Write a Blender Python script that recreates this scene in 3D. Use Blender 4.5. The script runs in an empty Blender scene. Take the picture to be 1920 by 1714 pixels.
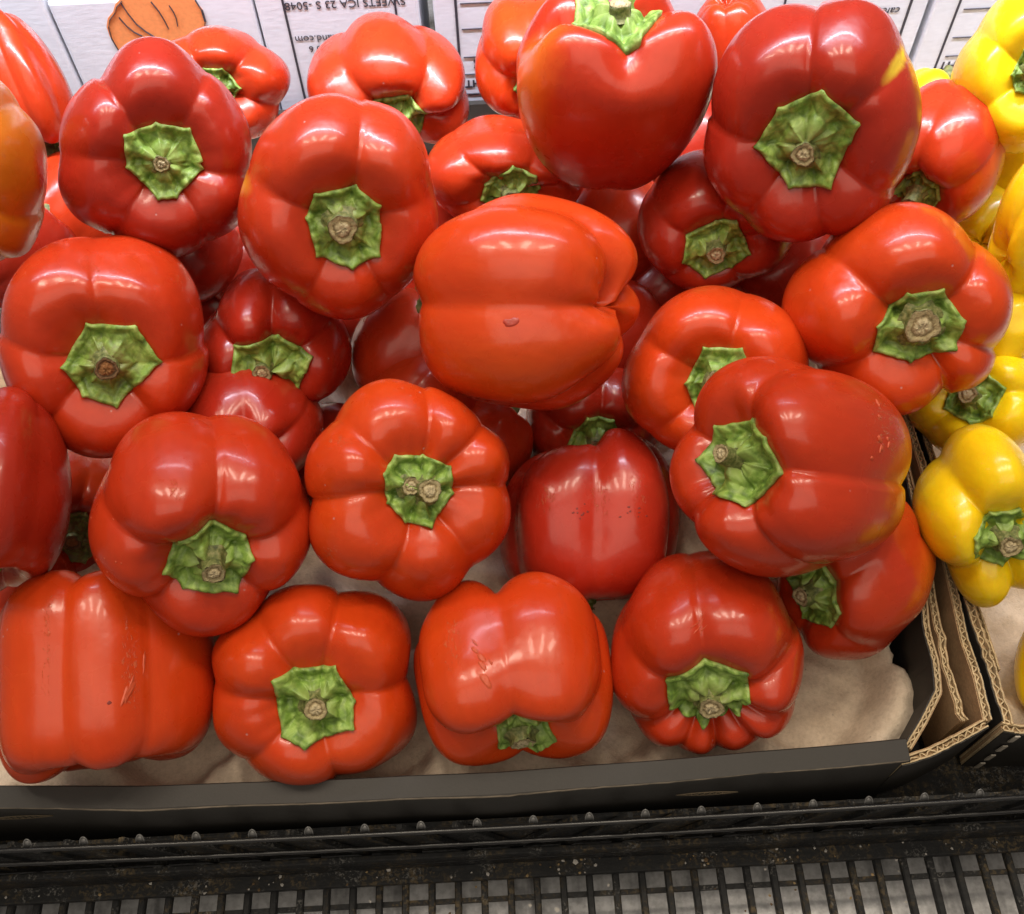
import bpy, math, random
import numpy as np
from mathutils import Matrix, Quaternion, Vector
from mathutils.noise import noise as noise3

scene = bpy.context.scene
COL = scene.collection
R = math.radians

# ------------------------------------------------------------------ camera
cam = bpy.data.cameras.new("camera")
cam_ob = bpy.data.objects.new("camera", cam)
COL.objects.link(cam_ob)
cam.sensor_width = 36.0
cam.lens = 36.0 * 1900.0 / 1920.0
cam.clip_start, cam.clip_end = 0.01, 50.0
cam_ob.matrix_world = (Matrix.Translation((0, 0, 0.475)) @ Matrix.Rotation(R(-0.7), 4, 'Z')
                       @ Matrix.Rotation(R(32.5), 4, 'X') @ Matrix.Rotation(R(-2.3), 4, 'Z'))
scene.camera = cam_ob

# ------------------------------------------------------------------ light: store interior
world = bpy.data.worlds.new("World")
scene.world = world
world.use_nodes = True
world.node_tree.nodes["Background"].inputs[0].default_value = (1.0, 0.90, 0.80, 1)
world.node_tree.nodes["Background"].inputs[1].default_value = 0.20
scene.view_settings.view_transform = 'Standard'
scene.view_settings.look = 'None'
scene.view_settings.exposure = -0.20
scene.view_settings.gamma = 1.0


def area(name, loc, target, size, power, color, spread=180):
    l = bpy.data.lights.new(name, 'AREA')
    l.shape = 'RECTANGLE'
    l.size, l.size_y = size
    l.energy = power
    l.color = color
    l.spread = R(spread)
    o = bpy.data.objects.new(name, l)
    o.location = loc
    o.rotation_euler = (Vector(target) - Vector(loc)).to_track_quat('-Z', 'Y').to_euler()
    COL.objects.link(o)
    return o


# four warm ceiling fixtures over the aisle, one cool strip under the shelf above the back of the bin
for i, lx in enumerate((-0.62, -0.22, 0.16, 0.55)):
    area("ceiling_lamp", (lx, 0.50, 1.45), (lx * 0.3, 0.22, 0.1), (0.11, 0.34), 4.2, (1.0, 0.86, 0.68))
area("ceiling_panel_lamp", (0.0, 0.42, 1.60), (0, 0.25, 0.1), (1.9, 1.0), 4.4, (1.0, 0.87, 0.70))
area("aisle_lamp", (0.0, -0.55, 1.65), (0, 0.25, 0.05), (2.0, 1.0), 12.0, (1.0, 0.87, 0.70))
area("shelf_strip_lamp", (0.0, 0.462, 0.45), (0.0, 0.525, 0.10), (1.3, 0.012), 5.6, (0.80, 0.84, 1.0), 112)


# ------------------------------------------------------------------ materials
def new_mat(name):
    m = bpy.data.materials.new(name)
    m.use_nodes = True
    nt = m.node_tree
    b = nt.nodes["Principled BSDF"]
    return m, nt, b


def N(nt, typ, **kw):
    n = nt.nodes.new(typ)
    for k, v in kw.items():
        if k.startswith('i_'):
            n.inputs[k[2:].replace('_', ' ')].default_value = v
        else:
            setattr(n, k, v)
    return n


def ramp(nt, src, stops):
    r = N(nt, 'ShaderNodeValToRGB')
    els = r.color_ramp.elements
    while len(els) > 1:
        els.remove(els[-1])
    for i, (p, c) in enumerate(stops):
        e = els[0] if i == 0 else els.new(p)
        e.position = p
        e.color = (c, c, c, 1) if not isinstance(c, tuple) else (*c, 1)
    nt.links.new(src, r.inputs[0])
    return r


def mix(nt, fac, a, b, blend='MIX'):
    m = N(nt, 'ShaderNodeMix', data_type='RGBA', blend_type=blend)
    if isinstance(fac, (int, float)):
        m.inputs[0].default_value = fac
    else:
        nt.links.new(fac, m.inputs[0])
    for s, i in ((a, 6), (b, 7)):
        if isinstance(s, tuple):
            m.inputs[i].default_value = (*s, 1)
        else:
            nt.links.new(s, m.inputs[i])
    return m.outputs[2]


def math_n(nt, op, a, b=None):
    m = N(nt, 'ShaderNodeMath', operation=op)
    for i, s in enumerate((a, b)):
        if s is None:
            continue
        if isinstance(s, (int, float)):
            m.inputs[i].default_value = s
        else:
            nt.links.new(s, m.inputs[i])
    return m.outputs[0]


def noise(nt, co, scale, detail=3, rough=0.55, dist=0.0):
    n = N(nt, 'ShaderNodeTexNoise')
    n.inputs['Scale'].default_value = scale
    n.inputs['Detail'].default_value = detail
    n.inputs['Roughness'].default_value = rough
    n.inputs['Distortion'].default_value = dist
    nt.links.new(co, n.inputs['Vector'])
    return n.outputs['Fac']


def bump(nt, b, h, strength, dist):
    bn = N(nt, 'ShaderNodeBump')
    bn.inputs['Strength'].default_value = strength
    bn.inputs['Distance'].default_value = dist
    nt.links.new(h, bn.inputs['Height'])
    nt.links.new(bn.outputs[0], b.inputs['Normal'])
    return bn


_skin = {}


def skin_mat(col, tint):
    key = (col, tint)
    if key in _skin:
        return _skin[key]
    m, nt, b = new_mat("pepper_skin")
    tc = N(nt, 'ShaderNodeTexCoord')
    oi = N(nt, 'ShaderNodeObjectInfo')
    va = N(nt, 'ShaderNodeVectorMath', operation='ADD')
    nt.links.new(tc.outputs['Object'], va.inputs[0])
    nt.links.new(oi.outputs['Location'], va.inputs[1])
    co = va.outputs[0]
    blush = N(nt, 'ShaderNodeAttribute', attribute_name='blush').outputs['Fac']
    scar = N(nt, 'ShaderNodeAttribute', attribute_name='scar').outputs['Fac']
    big = noise(nt, co, 28, 2)
    mid = noise(nt, co, 120, 4)
    # stretched streaks along the stem axis
    mp = N(nt, 'ShaderNodeMapping')
    mp.inputs['Scale'].default_value = (260, 260, 26)
    nt.links.new(tc.outputs['Object'], mp.inputs[0])
    streak = noise(nt, mp.outputs[0], 1.0, 3)
    f1 = math_n(nt, 'MULTIPLY', ramp(nt, big, [(0.40, 0.0), (0.66, 1.0)]).outputs[0], 0.75)
    bl = math_n(nt, 'ADD', blush, math_n(nt, 'MULTIPLY', math_n(nt, 'SUBTRACT', mid, 0.5), 0.35))
    bl2 = ramp(nt, bl, [(0.22, 0.0), (0.75, 1.0)]).outputs[0]
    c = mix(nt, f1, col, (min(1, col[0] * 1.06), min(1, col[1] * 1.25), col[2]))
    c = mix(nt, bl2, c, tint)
    sh = ramp(nt, streak, [(0.3, 0.95), (0.7, 1.04)]).outputs[0]
    c = mix(nt, 1.0, c, sh, 'MULTIPLY')
    # pin-prick specks
    vo = N(nt, 'ShaderNodeTexVoronoi', feature='F1')
    vo.inputs['Scale'].default_value = 150
    nt.links.new(co, vo.inputs['Vector'])
    spk = math_n(nt, 'MULTIPLY', ramp(nt, vo.outputs['Distance'], [(0.05, 1.0), (0.10, 0.0)]).outputs[0],
                 ramp(nt, noise(nt, co, 45, 1), [(0.60, 0.0), (0.66, 0.55)]).outputs[0])
    spcol = tuple(min(1, x * 0.5 + 0.28) for x in col)
    c = mix(nt, spk, c, spcol)
    # cork-like scars where marked
    mps = N(nt, 'ShaderNodeMapping')
    mps.inputs['Scale'].default_value = (900, 900, 380)
    nt.links.new(tc.outputs['Object'], mps.inputs[0])
    sn = noise(nt, mps.outputs[0], 1.0, 4, 0.7, 0.8)
    scm = math_n(nt, 'MULTIPLY', ramp(nt, math_n(nt, 'ADD', sn, math_n(nt, 'MULTIPLY', math_n(nt, 'SUBTRACT', scar, 1.0), 0.3)), [(0.55, 0.0), (0.60, 1.0)]).outputs[0], 1.0)
    c = mix(nt, math_n(nt, 'MULTIPLY', scm, 0.35), c, (0.58, 0.20, 0.09))
    nt.links.new(c, b.inputs['Base Color'])
    ro = ramp(nt, noise(nt, co, 60, 3), [(0.3, 0.22), (0.7, 0.34)]).outputs[0]
    nt.links.new(ro, b.inputs['Roughness'])
    b.inputs['IOR'].default_value = 1.42
    b.inputs['Coat Weight'].default_value = 0.20
    b.inputs['Coat Roughness'].default_value = 0.09
    b.inputs['Subsurface Weight'].default_value = 0.18
    b.inputs['Subsurface Radius'].default_value = (0.006, 0.0016, 0.0007)
    b.inputs['Subsurface Scale'].default_value = 1.0
    hb = math_n(nt, 'ADD', math_n(nt, 'MULTIPLY', noise(nt, co, 90, 2), 0.55),
                math_n(nt, 'MULTIPLY', noise(nt, co, 900, 2), 0.030))
    hb = math_n(nt, 'ADD', hb, math_n(nt, 'MULTIPLY', streak, 0.05))
    vd = N(nt, 'ShaderNodeTexVoronoi', feature='F1')
    vd.inputs['Scale'].default_value = 62
    nt.links.new(co, vd.inputs['Vector'])
    dent = math_n(nt, 'MULTIPLY', ramp(nt, vd.outputs['Distance'], [(0.0, 1.0), (0.30, 0.0)]).outputs[0],
                  ramp(nt, noise(nt, co, 26, 1), [(0.50, 0.0), (0.62, 1.0)]).outputs[0])
    hb = math_n(nt, 'SUBTRACT', hb, math_n(nt, 'MULTIPLY', dent, 0.28))
    hb = math_n(nt, 'ADD', hb, math_n(nt, 'MULTIPLY', scm, 0.45))
    hb = math_n(nt, 'SUBTRACT', hb, math_n(nt, 'MULTIPLY', spk, 0.25))
    bump(nt, b, hb, 0.55, 0.0012)
    _skin[key] = m
    return m


def calyx_mat():
    m, nt, b = new_mat("calyx_green")
    tc = N(nt, 'ShaderNodeTexCoord')
    oi = N(nt, 'ShaderNodeObjectInfo')
    va = N(nt, 'ShaderNodeVectorMath', operation='ADD')
    nt.links.new(tc.outputs['Object'], va.inputs[0])
    nt.links.new(oi.outputs['Location'], va.inputs[1])
    co = va.outputs[0]
    rad = N(nt, 'ShaderNodeAttribute', attribute_name='rad').outputs['Fac']
    n1 = noise(nt, co, 190, 5, 0.62, 0.6)
    n2 = noise(nt, co, 620, 3)
    c = ramp(nt, n1, [(0.30, (0.070, 0.135, 0.020)), (0.47, (0.175, 0.295, 0.045)), (0.66, (0.33, 0.47, 0.11))]).outputs[0]
    cell = N(nt, 'ShaderNodeAttribute', attribute_name='cell').outputs['Fac']
    c = mix(nt, 1.0, c, ramp(nt, cell, [(0.0, 0.76), (0.8, 1.12)]).outputs[0], 'MULTIPLY')
    pale = mix(nt, n2, (0.27, 0.41, 0.075), (0.40, 0.53, 0.16))
    rr = math_n(nt, 'ADD', rad, math_n(nt, 'MULTIPLY', math_n(nt, 'SUBTRACT', n1, 0.5), 0.5))
    c = mix(nt, ramp(nt, rr, [(0.34, 0.80), (0.52, 0.0)]).outputs[0], c, pale)
    brown = N(nt, 'ShaderNodeAttribute', attribute_name='brown').outputs['Fac']
    br = math_n(nt, 'MULTIPLY', brown, ramp(nt, n2, [(0.35, 0.35), (0.6, 1.0)]).outputs[0])
    c = mix(nt, br, c, (0.13, 0.085, 0.035))
    # dry pale rim
    c = mix(nt, math_n(nt, 'MULTIPLY', ramp(nt, rr, [(0.93, 0.0), (1.05, 1.0)]).outputs[0], 0.2), c, (0.34, 0.36, 0.14))
    nt.links.new(c, b.inputs['Base Color'])
    b.inputs['Roughness'].default_value = 0.48
    hb = math_n(nt, 'ADD', n1, math_n(nt, 'MULTIPLY', n2, 0.35))
    bump(nt, b, hb, 0.32, 0.0012)
    return m


def stem_mat():
    m, nt, b = new_mat("stem_green")
    tc = N(nt, 'ShaderNodeTexCoord')
    n1 = noise(nt, tc.outputs['Object'], 500, 4, 0.6)
    c = ramp(nt, n1, [(0.32, (0.06, 0.075, 0.02)), (0.5, (0.14, 0.16, 0.045)), (0.68, (0.26, 0.25, 0.10))]).outputs[0]
    nt.links.new(c, b.inputs['Base Color'])
    b.inputs['Roughness'].default_value = 0.6
    bump(nt, b, n1, 0.6, 0.0008)
    return m


def cut_mat(name, dark=False):
    m, nt, b = new_mat(name)
    rad = N(nt, 'ShaderNodeAttribute', attribute_name='rad').outputs['Fac']
    tc = N(nt, 'ShaderNodeTexCoord')
    n1 = noise(nt, tc.outputs['Object'], 900, 4, 0.65)
    r2 = math_n(nt, 'ADD', rad, math_n(nt, 'MULTIPLY', math_n(nt, 'SUBTRACT', n1, 0.5), 0.35))
    if dark:
        st = [(0.0, (0.30, 0.13, 0.035)), (0.55, (0.24, 0.10, 0.03)), (0.72, (0.09, 0.045, 0.02)), (0.85, (0.20, 0.11, 0.045)), (1.0, (0.08, 0.05, 0.02))]
    else:
        st = [(0.0, (0.58, 0.48, 0.30)), (0.45, (0.52, 0.43, 0.25)), (0.60, (0.20, 0.14, 0.06)), (0.72, (0.46, 0.38, 0.20)), (0.9, (0.36, 0.29, 0.15)), (1.0, (0.20, 0.15, 0.07))]
    c = ramp(nt, r2, st).outputs[0]
    nt.links.new(c, b.inputs['Base Color'])
    b.inputs['Roughness'].default_value = 0.8
    bump(nt, b, n1, 0.8, 0.0009)
    return m


def board_mat(name, col, var=0.12, rough=0.75, scale=70, fine=700, fibre=True, relief=0.35):
    m, nt, b = new_mat(name)
    tc = N(nt, 'ShaderNodeTexCoord')
    co = tc.outputs['Object']
    mp = N(nt, 'ShaderNodeMapping')
    mp.inputs['Scale'].default_value = (fine * 0.25, fine, fine)
    nt.links.new(co, mp.inputs[0])
    f = noise(nt, mp.outputs[0] if fibre else co, 1.0 if fibre else fine, 3, 0.6)
    g = noise(nt, co, scale, 3)
    lo = tuple(x * (1 - var) for x in col)
    hi = tuple(min(1, x * (1 + var)) for x in col)
    c = ramp(nt, f, [(0.3, lo), (0.7, hi)]).outputs[0]
    c = mix(nt, 1.0, c, ramp(nt, g, [(0.3, 1 - var), (0.7, 1 + var)]).outputs[0], 'MULTIPLY')
    nt.links.new(c, b.inputs['Base Color'])
    b.inputs['Roughness'].default_value = rough
    bump(nt, b, math_n(nt, 'ADD', f, g), relief, 0.0005)
    return m


def pulp_mat():
    m, nt, b = new_mat("moulded_pulp")
    tc = N(nt, 'ShaderNodeTexCoord')
    co = tc.outputs['Object']
    f = noise(nt, co, 520, 5, 0.65)
    g = noise(nt, co, 55, 4, 0.6)
    c = ramp(nt, f, [(0.28, (0.58, 0.475, 0.355)), (0.5, (0.70, 0.58, 0.445)), (0.72, (0.77, 0.65, 0.51))]).outputs[0]
    c = mix(nt, 1.0, c, ramp(nt, g, [(0.3, 0.86), (0.7, 1.10)]).outputs[0], 'MULTIPLY')
    vo = N(nt, 'ShaderNodeTexVoronoi', feature='F1')
    vo.inputs['Scale'].default_value = 260
    nt.links.new(co, vo.inputs['Vector'])
    sp = math_n(nt, 'MULTIPLY', ramp(nt, vo.outputs['Distance'], [(0.08, 0.8), (0.16, 0.0)]).outputs[0],
                ramp(nt, noise(nt, co, 140, 2), [(0.58, 0.0), (0.66, 1.0)]).outputs[0])
    c = mix(nt, sp, c, (0.16, 0.11, 0.07))
    nt.links.new(c, b.inputs['Base Color'])
    b.inputs['Roughness'].default_value = 0.9
    bump(nt, b, math_n(nt, 'ADD', f, math_n(nt, 'MULTIPLY', noise(nt, co, 1500, 2), 0.4)), 0.5, 0.0012)
    return m


def crate_mat():
    m, nt, b = new_mat("black_plastic")
    tc = N(nt, 'ShaderNodeTexCoord')
    geo = N(nt, 'ShaderNodeNewGeometry')
    co = geo.outputs['Position']
    g = noise(nt, co, 45, 5, 0.7)
    f = noise(nt, co, 420, 5, 0.7, 0.5)
    d1 = math_n(nt, 'MULTIPLY', ramp(nt, g, [(0.46, 0.0), (0.60, 1.0)]).outputs[0], ramp(nt, f, [(0.48, 0.0), (0.60, 1.0)]).outputs[0])
    d2 = math_n(nt, 'MULTIPLY', ramp(nt, noise(nt, co, 75, 3), [(0.53, 0.0), (0.62, 1.0)]).outputs[0], ramp(nt, noise(nt, co, 800, 4, 0.7), [(0.52, 0.0), (0.58, 1.0)]).outputs[0])
    c = mix(nt, math_n(nt, 'MULTIPLY', f, 0.6), (0.012, 0.0125, 0.0135), (0.027, 0.028, 0.029))
    c = mix(nt, math_n(nt, 'MULTIPLY', d1, 0.55), c, (0.17, 0.125, 0.065))
    c = mix(nt, math_n(nt, 'MULTIPLY', d2, 0.35), c, (0.36, 0.35, 0.33))
    nt.links.new(c, b.inputs['Base Color'])
    nt.links.new(ramp(nt, f, [(0.35, 0.42), (0.65, 0.80)]).outputs[0], b.inputs['Roughness'])
    b.inputs['Specular IOR Level'].default_value = 0.22
    bump(nt, b, math_n(nt, 'ADD', f, d2), 0.5, 0.0009)
    return m


def plain(name, col, rough=0.5, metallic=0.0):
    m, nt, b = new_mat(name)
    tc = N(nt, 'ShaderNodeTexCoord')
    f = noise(nt, tc.outputs['Object'], 400, 3)
    c = ramp(nt, f, [(0.3, tuple(x * 0.9 for x in col)), (0.7, tuple(min(1, x * 1.08) for x in col))]).outputs[0]
    nt.links.new(c, b.inputs['Base Color'])
    b.inputs['Roughness'].default_value = rough
    b.inputs['Metallic'].default_value = metallic
    return m


def deck_mat():
    m, nt, b = new_mat("grey_deck")
    tc = N(nt, 'ShaderNodeTexCoord')
    mp = N(nt, 'ShaderNodeMapping')
    mp.inputs['Scale'].default_value = (55, 12, 12)
    nt.links.new(tc.outputs['Object'], mp.inputs[0])
    g = noise(nt, mp.outputs[0], 1.0, 4, 0.6)
    f = noise(nt, tc.outputs['Object'], 260, 4, 0.65)
    c = ramp(nt, g, [(0.32, (0.16, 0.16, 0.165)), (0.48, (0.52, 0.525, 0.54)), (0.7, (0.62, 0.625, 0.64))]).outputs[0]
    c = mix(nt, 1.0, c, ramp(nt, f, [(0.35, 0.72), (0.6, 1.05)]).outputs[0], 'MULTIPLY')
    nt.links.new(c, b.inputs['Base Color'])
    b.inputs['Roughness'].default_value = 0.45
    b.inputs['Metallic'].default_value = 0.65
    return m


M_CALYX = calyx_mat()
M_STEM = stem_mat()
M_CUT = cut_mat("cut_stem")
M_CUTD = cut_mat("cut_stem_dark", True)
M_BLACK = board_mat("black_liner", (0.023, 0.0205, 0.0175), 0.07, 0.6, 70, 900, False, 0.1)
M_KRAFT = board_mat("kraft_board", (0.36, 0.235, 0.125), 0.16, 0.85)
M_KRAFTE = board_mat("kraft_edge", (0.50, 0.385, 0.225), 0.2, 0.9)
M_WHITE = board_mat("white_liner", (0.66, 0.68, 0.73), 0.05, 0.6, 40, 420)
M_PULP = pulp_mat()
M_CRATE = crate_mat()
M_INK = plain("black_ink", (0.035, 0.033, 0.045), 0.6)
M_ORANGE = plain("orange_ink", (0.78, 0.27, 0.085), 0.6)
M_DECK = deck_mat()
M_RAIL = plain("black_rail", (0.016, 0.016, 0.017), 0.22)
M_CLEAR = plain("grey_clip_plastic", (0.11, 0.11, 0.11), 0.2)
M_WORN = board_mat("worn_fold", (0.105, 0.088, 0.066), 0.3, 0.8)
M_SLOT = plain("slot_board", (0.09, 0.066, 0.037), 0.8)
M_STAPLE = plain("staple_metal", (0.40, 0.36, 0.30), 0.45)
M_SCRAP = plain("leaf_scrap", (0.07, 0.14, 0.035), 0.5)


# ------------------------------------------------------------------ mesh helpers
def link(name, me, mat=None, parent=None, loc=None):
    o = bpy.data.objects.new(name, me)
    COL.objects.link(o)
    if mat is not None and len(me.materials) == 0:
        me.materials.append(mat)
    if loc is not None:
        o.location = loc
    if parent is not None:
        o.parent = parent
    return o


def tag(o, label=None, cat=None, group=None, kind=None):
    for k, v in (('label', label), ('category', cat), ('group', group), ('kind', kind)):
        if v:
            o[k] = v
    return o


def empty(name, loc=(0, 0, 0)):
    o = bpy.data.objects.new(name, None)
    o.empty_display_size = 0.02
    o.location = loc
    COL.objects.link(o)
    return o


def mesh(name, verts, faces, smooth=True, attrs=None):
    me = bpy.data.meshes.new(name)
    v = np.asarray(verts, dtype=np.float32)
    if isinstance(faces, np.ndarray):
        nf, k = faces.shape
        me.vertices.add(len(v))
        me.vertices.foreach_set('co', v.ravel())
        me.loops.add(nf * k)
        me.loops.foreach_set('vertex_index', faces.astype(np.int32).ravel())
        me.polygons.add(nf)
        me.polygons.foreach_set('loop_start', np.arange(nf, dtype=np.int32) * k)
    else:
        me.from_pydata([tuple(map(float, p)) for p in v], [], faces)
    me.update(calc_edges=True)
    me.validate()
    if smooth:
        me.polygons.foreach_set('use_smooth', np.ones(len(me.polygons), dtype=bool))
    for k, a in (attrs or {}).items():
        at = me.attributes.new(k, 'FLOAT', 'POINT')
        at.data.foreach_set('value', np.asarray(a, dtype=np.float32).ravel())
    return me


class MB:
    """collects simple solids into one mesh"""
    def __init__(self):
        self.v, self.f = [], []

    def add(self, vs, fs):
        o = len(self.v)
        self.v += [tuple(p) for p in vs]
        self.f += [tuple(i + o for i in f) for f in fs]

    def box(self, c, s, rot=None):
        vs = []
        for x in (-.5, .5):
            for y in (-.5, .5):
                for z in (-.5, .5):
                    p = Vector((x * s[0], y * s[1], z * s[2]))
                    if rot is not None:
                        p = rot @ p
                    vs.append(p + Vector(c))
        self.add(vs, [(0, 1, 3, 2), (4, 6, 7, 5), (0, 4, 5, 1), (2, 3, 7, 6), (0, 2, 6, 4), (1, 5, 7, 3)])

    def tube(self, pts, r, n=8):
        pts = [Vector(p) for p in pts]
        rings = []
        for i, p in enumerate(pts):
            d = (pts[min(i + 1, len(pts) - 1)] - pts[max(i - 1, 0)]).normalized()
            a = d.cross(Vector((0, 0, 1)))
            if a.length < 1e-3:
                a = d.cross(Vector((0, 1, 0)))
            a.normalize()
            b = d.cross(a)
            rings.append([p + (a * math.cos(2 * math.pi * k / n) + b * math.sin(2 * math.pi * k / n)) * r for k in range(n)])
        vs = [q for ring in rings for q in ring]
        fs = []
        for i in range(len(pts) - 1):
            for k in range(n):
                fs.append((i * n + k, i * n + (k + 1) % n, (i + 1) * n + (k + 1) % n, (i + 1) * n + k))
        fs.append(tuple(range(n))[::-1])
        fs.append(tuple((len(pts) - 1) * n + k for k in range(n)))
        self.add(vs, fs)

    def build(self, name, mat, parent=None, smooth=False, bevel=0.0):
        me = mesh(name, self.v, self.f, smooth)
        o = link(name, me, mat, parent)
        if bevel:
            b = o.modifiers.new('bevel', 'BEVEL')
            b.width = bevel
            b.segments = 2
        return o


# ------------------------------------------------------------------ bell pepper
NU, NV = 144, 84


def smooth01(a, b, x):
    t = np.clip((x - a) / (b - a), 0, 1)
    return t * t * (3 - 2 * t)


def pepper_surface(P, rng):
    """returns a function (theta, phi) -> xyz of the skin, local stem axis = +z"""
    g = np.sort(np.mod(np.radians(np.array(P['grooves'], float)), 2 * np.pi))
    k = len(g)
    gs, gm, gb = P['gd']
    amp = rng.uniform(-0.055, 0.055, k)
    for a_, v_ in P.get('amp', ()):
        amp[int(np.searchsorted(g, math.radians(a_ % 360), side='right') - 1) % k] = v_
    lift = rng.uniform(-0.07, 0.07, k)
    blift = rng.uniform(-0.10, 0.10, k)
    gvar = rng.uniform(0.75, 1.2, k)
    rx, ry, hh = P['size']
    n1 = P['n']
    dirs = rng.normal(size=(7, 3)) * np.array([[2.2], [2.8], [3.2], [4.0], [4.6], [5.5], [6.5]]) / 1.7
    phs = rng.uniform(0, 6.28, 7)
    tx, ty = rng.uniform(-0.06, 0.06, 2)

    def S(th, ph):
        th = np.asarray(th, float)
        ph = np.asarray(ph, float)
        th, ph = np.broadcast_arrays(th, ph)
        t0 = np.mod(th - g[0], 2 * np.pi)
        gg = np.append(g - g[0], 2 * np.pi)
        idx = np.clip(np.searchsorted(gg, t0, side='right') - 1, 0, k - 1)
        w = gg[idx + 1] - gg[idx]
        t = np.clip((t0 - gg[idx]) / w, 0, 1)
        s1 = np.sin(np.pi * t)
        c = np.cos(ph)
        s = np.abs(np.sin(ph))
        rho = s ** (2 / n1)
        zz = np.sign(c) * np.abs(c) ** (2 / (n1 * 0.92))
        wt = smooth01(0.15, 0.85, c)                # toward the stem shoulder
        wb = smooth01(0.25, 0.95, -c)
        pe = 0.75 + 0.25 * (1 - wt) * (1 - wb)
        # lobe profile: rounded back, soft crease
        eps = 0.055 + 0.07 * (1 - wt) * (1 - wb)
        b = ((np.sqrt(s1 * s1 + eps * eps) - eps) / (np.sqrt(1 + eps * eps) - eps)) ** pe
        # blend attributes across the groove so nothing jumps
        nxt = (idx + 1) % k
        prv = (idx - 1) % k
        wl = 0.5 * (1 - smooth01(0, 0.35, t))
        wr = 0.5 * (1 - smooth01(0, 0.35, 1 - t))
        lob = lambda a: a[idx] * (1 - wl - wr) + a[prv] * wl + a[nxt] * wr
        gv = np.where(t < 0.5, gvar[idx], gvar[nxt])
        gv = gv * (1 - smooth01(0.3, 0.5, np.minimum(t, 1 - t))) + smooth01(0.3, 0.5, np.minimum(t, 1 - t))
        wide = np.clip(w / 1.25, 0.35, 1.25)
        gd = gs * wt + gb * wb + gm * (1 - wt) * (1 - wb)
        Rf = (1 - gd * gv * wide * (1 - b)) * (1 + lob(amp) * (0.4 + 0.6 * b))
        Rf = Rf * (1 - P['taper'] * smooth01(0.3, 1.0, (1 - zz) / 2) * 1.0)
        r = rho * Rf
        x = r * np.cos(th)
        y = r * np.sin(th)
        z = zz * (1 + wt * (lob(lift) - gs * 0.7 * gv * (1 - b)) + wb * (lob(blift) - gb * 0.9 * gv * (1 - b)))
        z = z - P['dip'] * np.exp(-(rho / P.get('dipw', 0.52)) ** 2.6) * (c > 0)
        z = z + 0.26 * np.exp(-(rho / 0.34) ** 2) * (c < 0)
        lump = np.zeros_like(x)
        for d, q in zip(dirs, phs):
            lump = lump + np.sin(x * d[0] + y * d[1] + z * d[2] + q)
        m = 1 + lump * 0.0125
        x = x * m + tx * z
        y = y * m + ty * z
        return np.stack([x, y, z], -1)

    # bring the lobed, lumpy body back to its measured extents
    pr = S(np.linspace(0, 2 * np.pi, 90)[:, None], np.linspace(0.01, np.pi - 0.01, 60)[None, :]).reshape(-1, 3)
    lo, hi = pr.min(0), pr.max(0)
    mid_, k_ = (lo + hi) / 2, np.array([rx, ry, hh]) * 2 / (hi - lo)
    return lambda th, ph: (S(th, ph) - mid_) * k_


def make_stem(rng, root, zc2, sr, sh, ox, oy, style):
    z0 = zc2 - 0.002
    SU = 28
    lean = rng.uniform(-0.12, 0.12, 2)
    prof_s = [(1.45, 0.0), (1.18, 0.18), (1.04, 0.42), (1.0, 0.7), (1.05, 0.93), (1.0, 1.0)]
    tot = sh * 0.8 + 0.003
    sth = np.linspace(0, 2 * np.pi, SU, endpoint=False)
    wob = 1 + 0.07 * np.sin(sth * 3 + rng.uniform(0, 6)) + 0.04 * np.sin(sth * 7 + rng.uniform(0, 6)) + 0.03 * rng.normal(size=SU)
    sv = []
    for (f, h) in prof_s:
        for a_i, a in enumerate(sth):
            sv.append((ox + sr * f * wob[a_i] * math.cos(a) + lean[0] * h * tot, oy + sr * f * wob[a_i] * math.sin(a) + lean[1] * h * tot,
                       z0 + h * tot + (0.0004 * rng.normal() if h > 0.8 else 0)))
    sf = []
    for i2 in range(len(prof_s) - 1):
        for j2 in range(SU):
            jn2 = (j2 + 1) % SU
            sf.append((i2 * SU + j2, i2 * SU + jn2, (i2 + 1) * SU + jn2, (i2 + 1) * SU + j2))
    st = link('stem', mesh('stem', sv, sf, True), M_STEM, root)
    rings = [(1.0, 0.0), (0.86, 0.0003), (0.70, -0.0006), (0.52, -0.0003), (0.34, 0.0004), (0.16, 0.0001)]
    ev, er = [], []
    ell = 1.0
    for (f, dz) in rings:
        for a_i, a in enumerate(sth):
            ev.append((ox + sr * f * wob[a_i] * math.cos(a) + lean[0] * tot, oy + sr * f * wob[a_i] * math.sin(a) + lean[1] * tot,
                       z0 + tot + dz + (0.00030 * rng.normal() if f < 1 else 0)))
            er.append(f)
    ev.append((ox + lean[0] * tot, oy + lean[1] * tot, z0 + tot))
    er.append(0)
    ef = []
    for i2 in range(len(rings) - 1):
        for j2 in range(SU):
            jn2 = (j2 + 1) % SU
            ef.append((i2 * SU + j2, i2 * SU + jn2, (i2 + 1) * SU + jn2, (i2 + 1) * SU + j2))
    ef += [((len(rings) - 1) * SU + j2, (len(rings) - 1) * SU + (j2 + 1) % SU, len(ev) - 1) for j2 in range(SU)]
    link('cut_end', mesh('cut_end', ev, ef, True, {'rad': er}), M_CUTD if style in ('dark', 'rot') else M_CUT, st)


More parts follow.
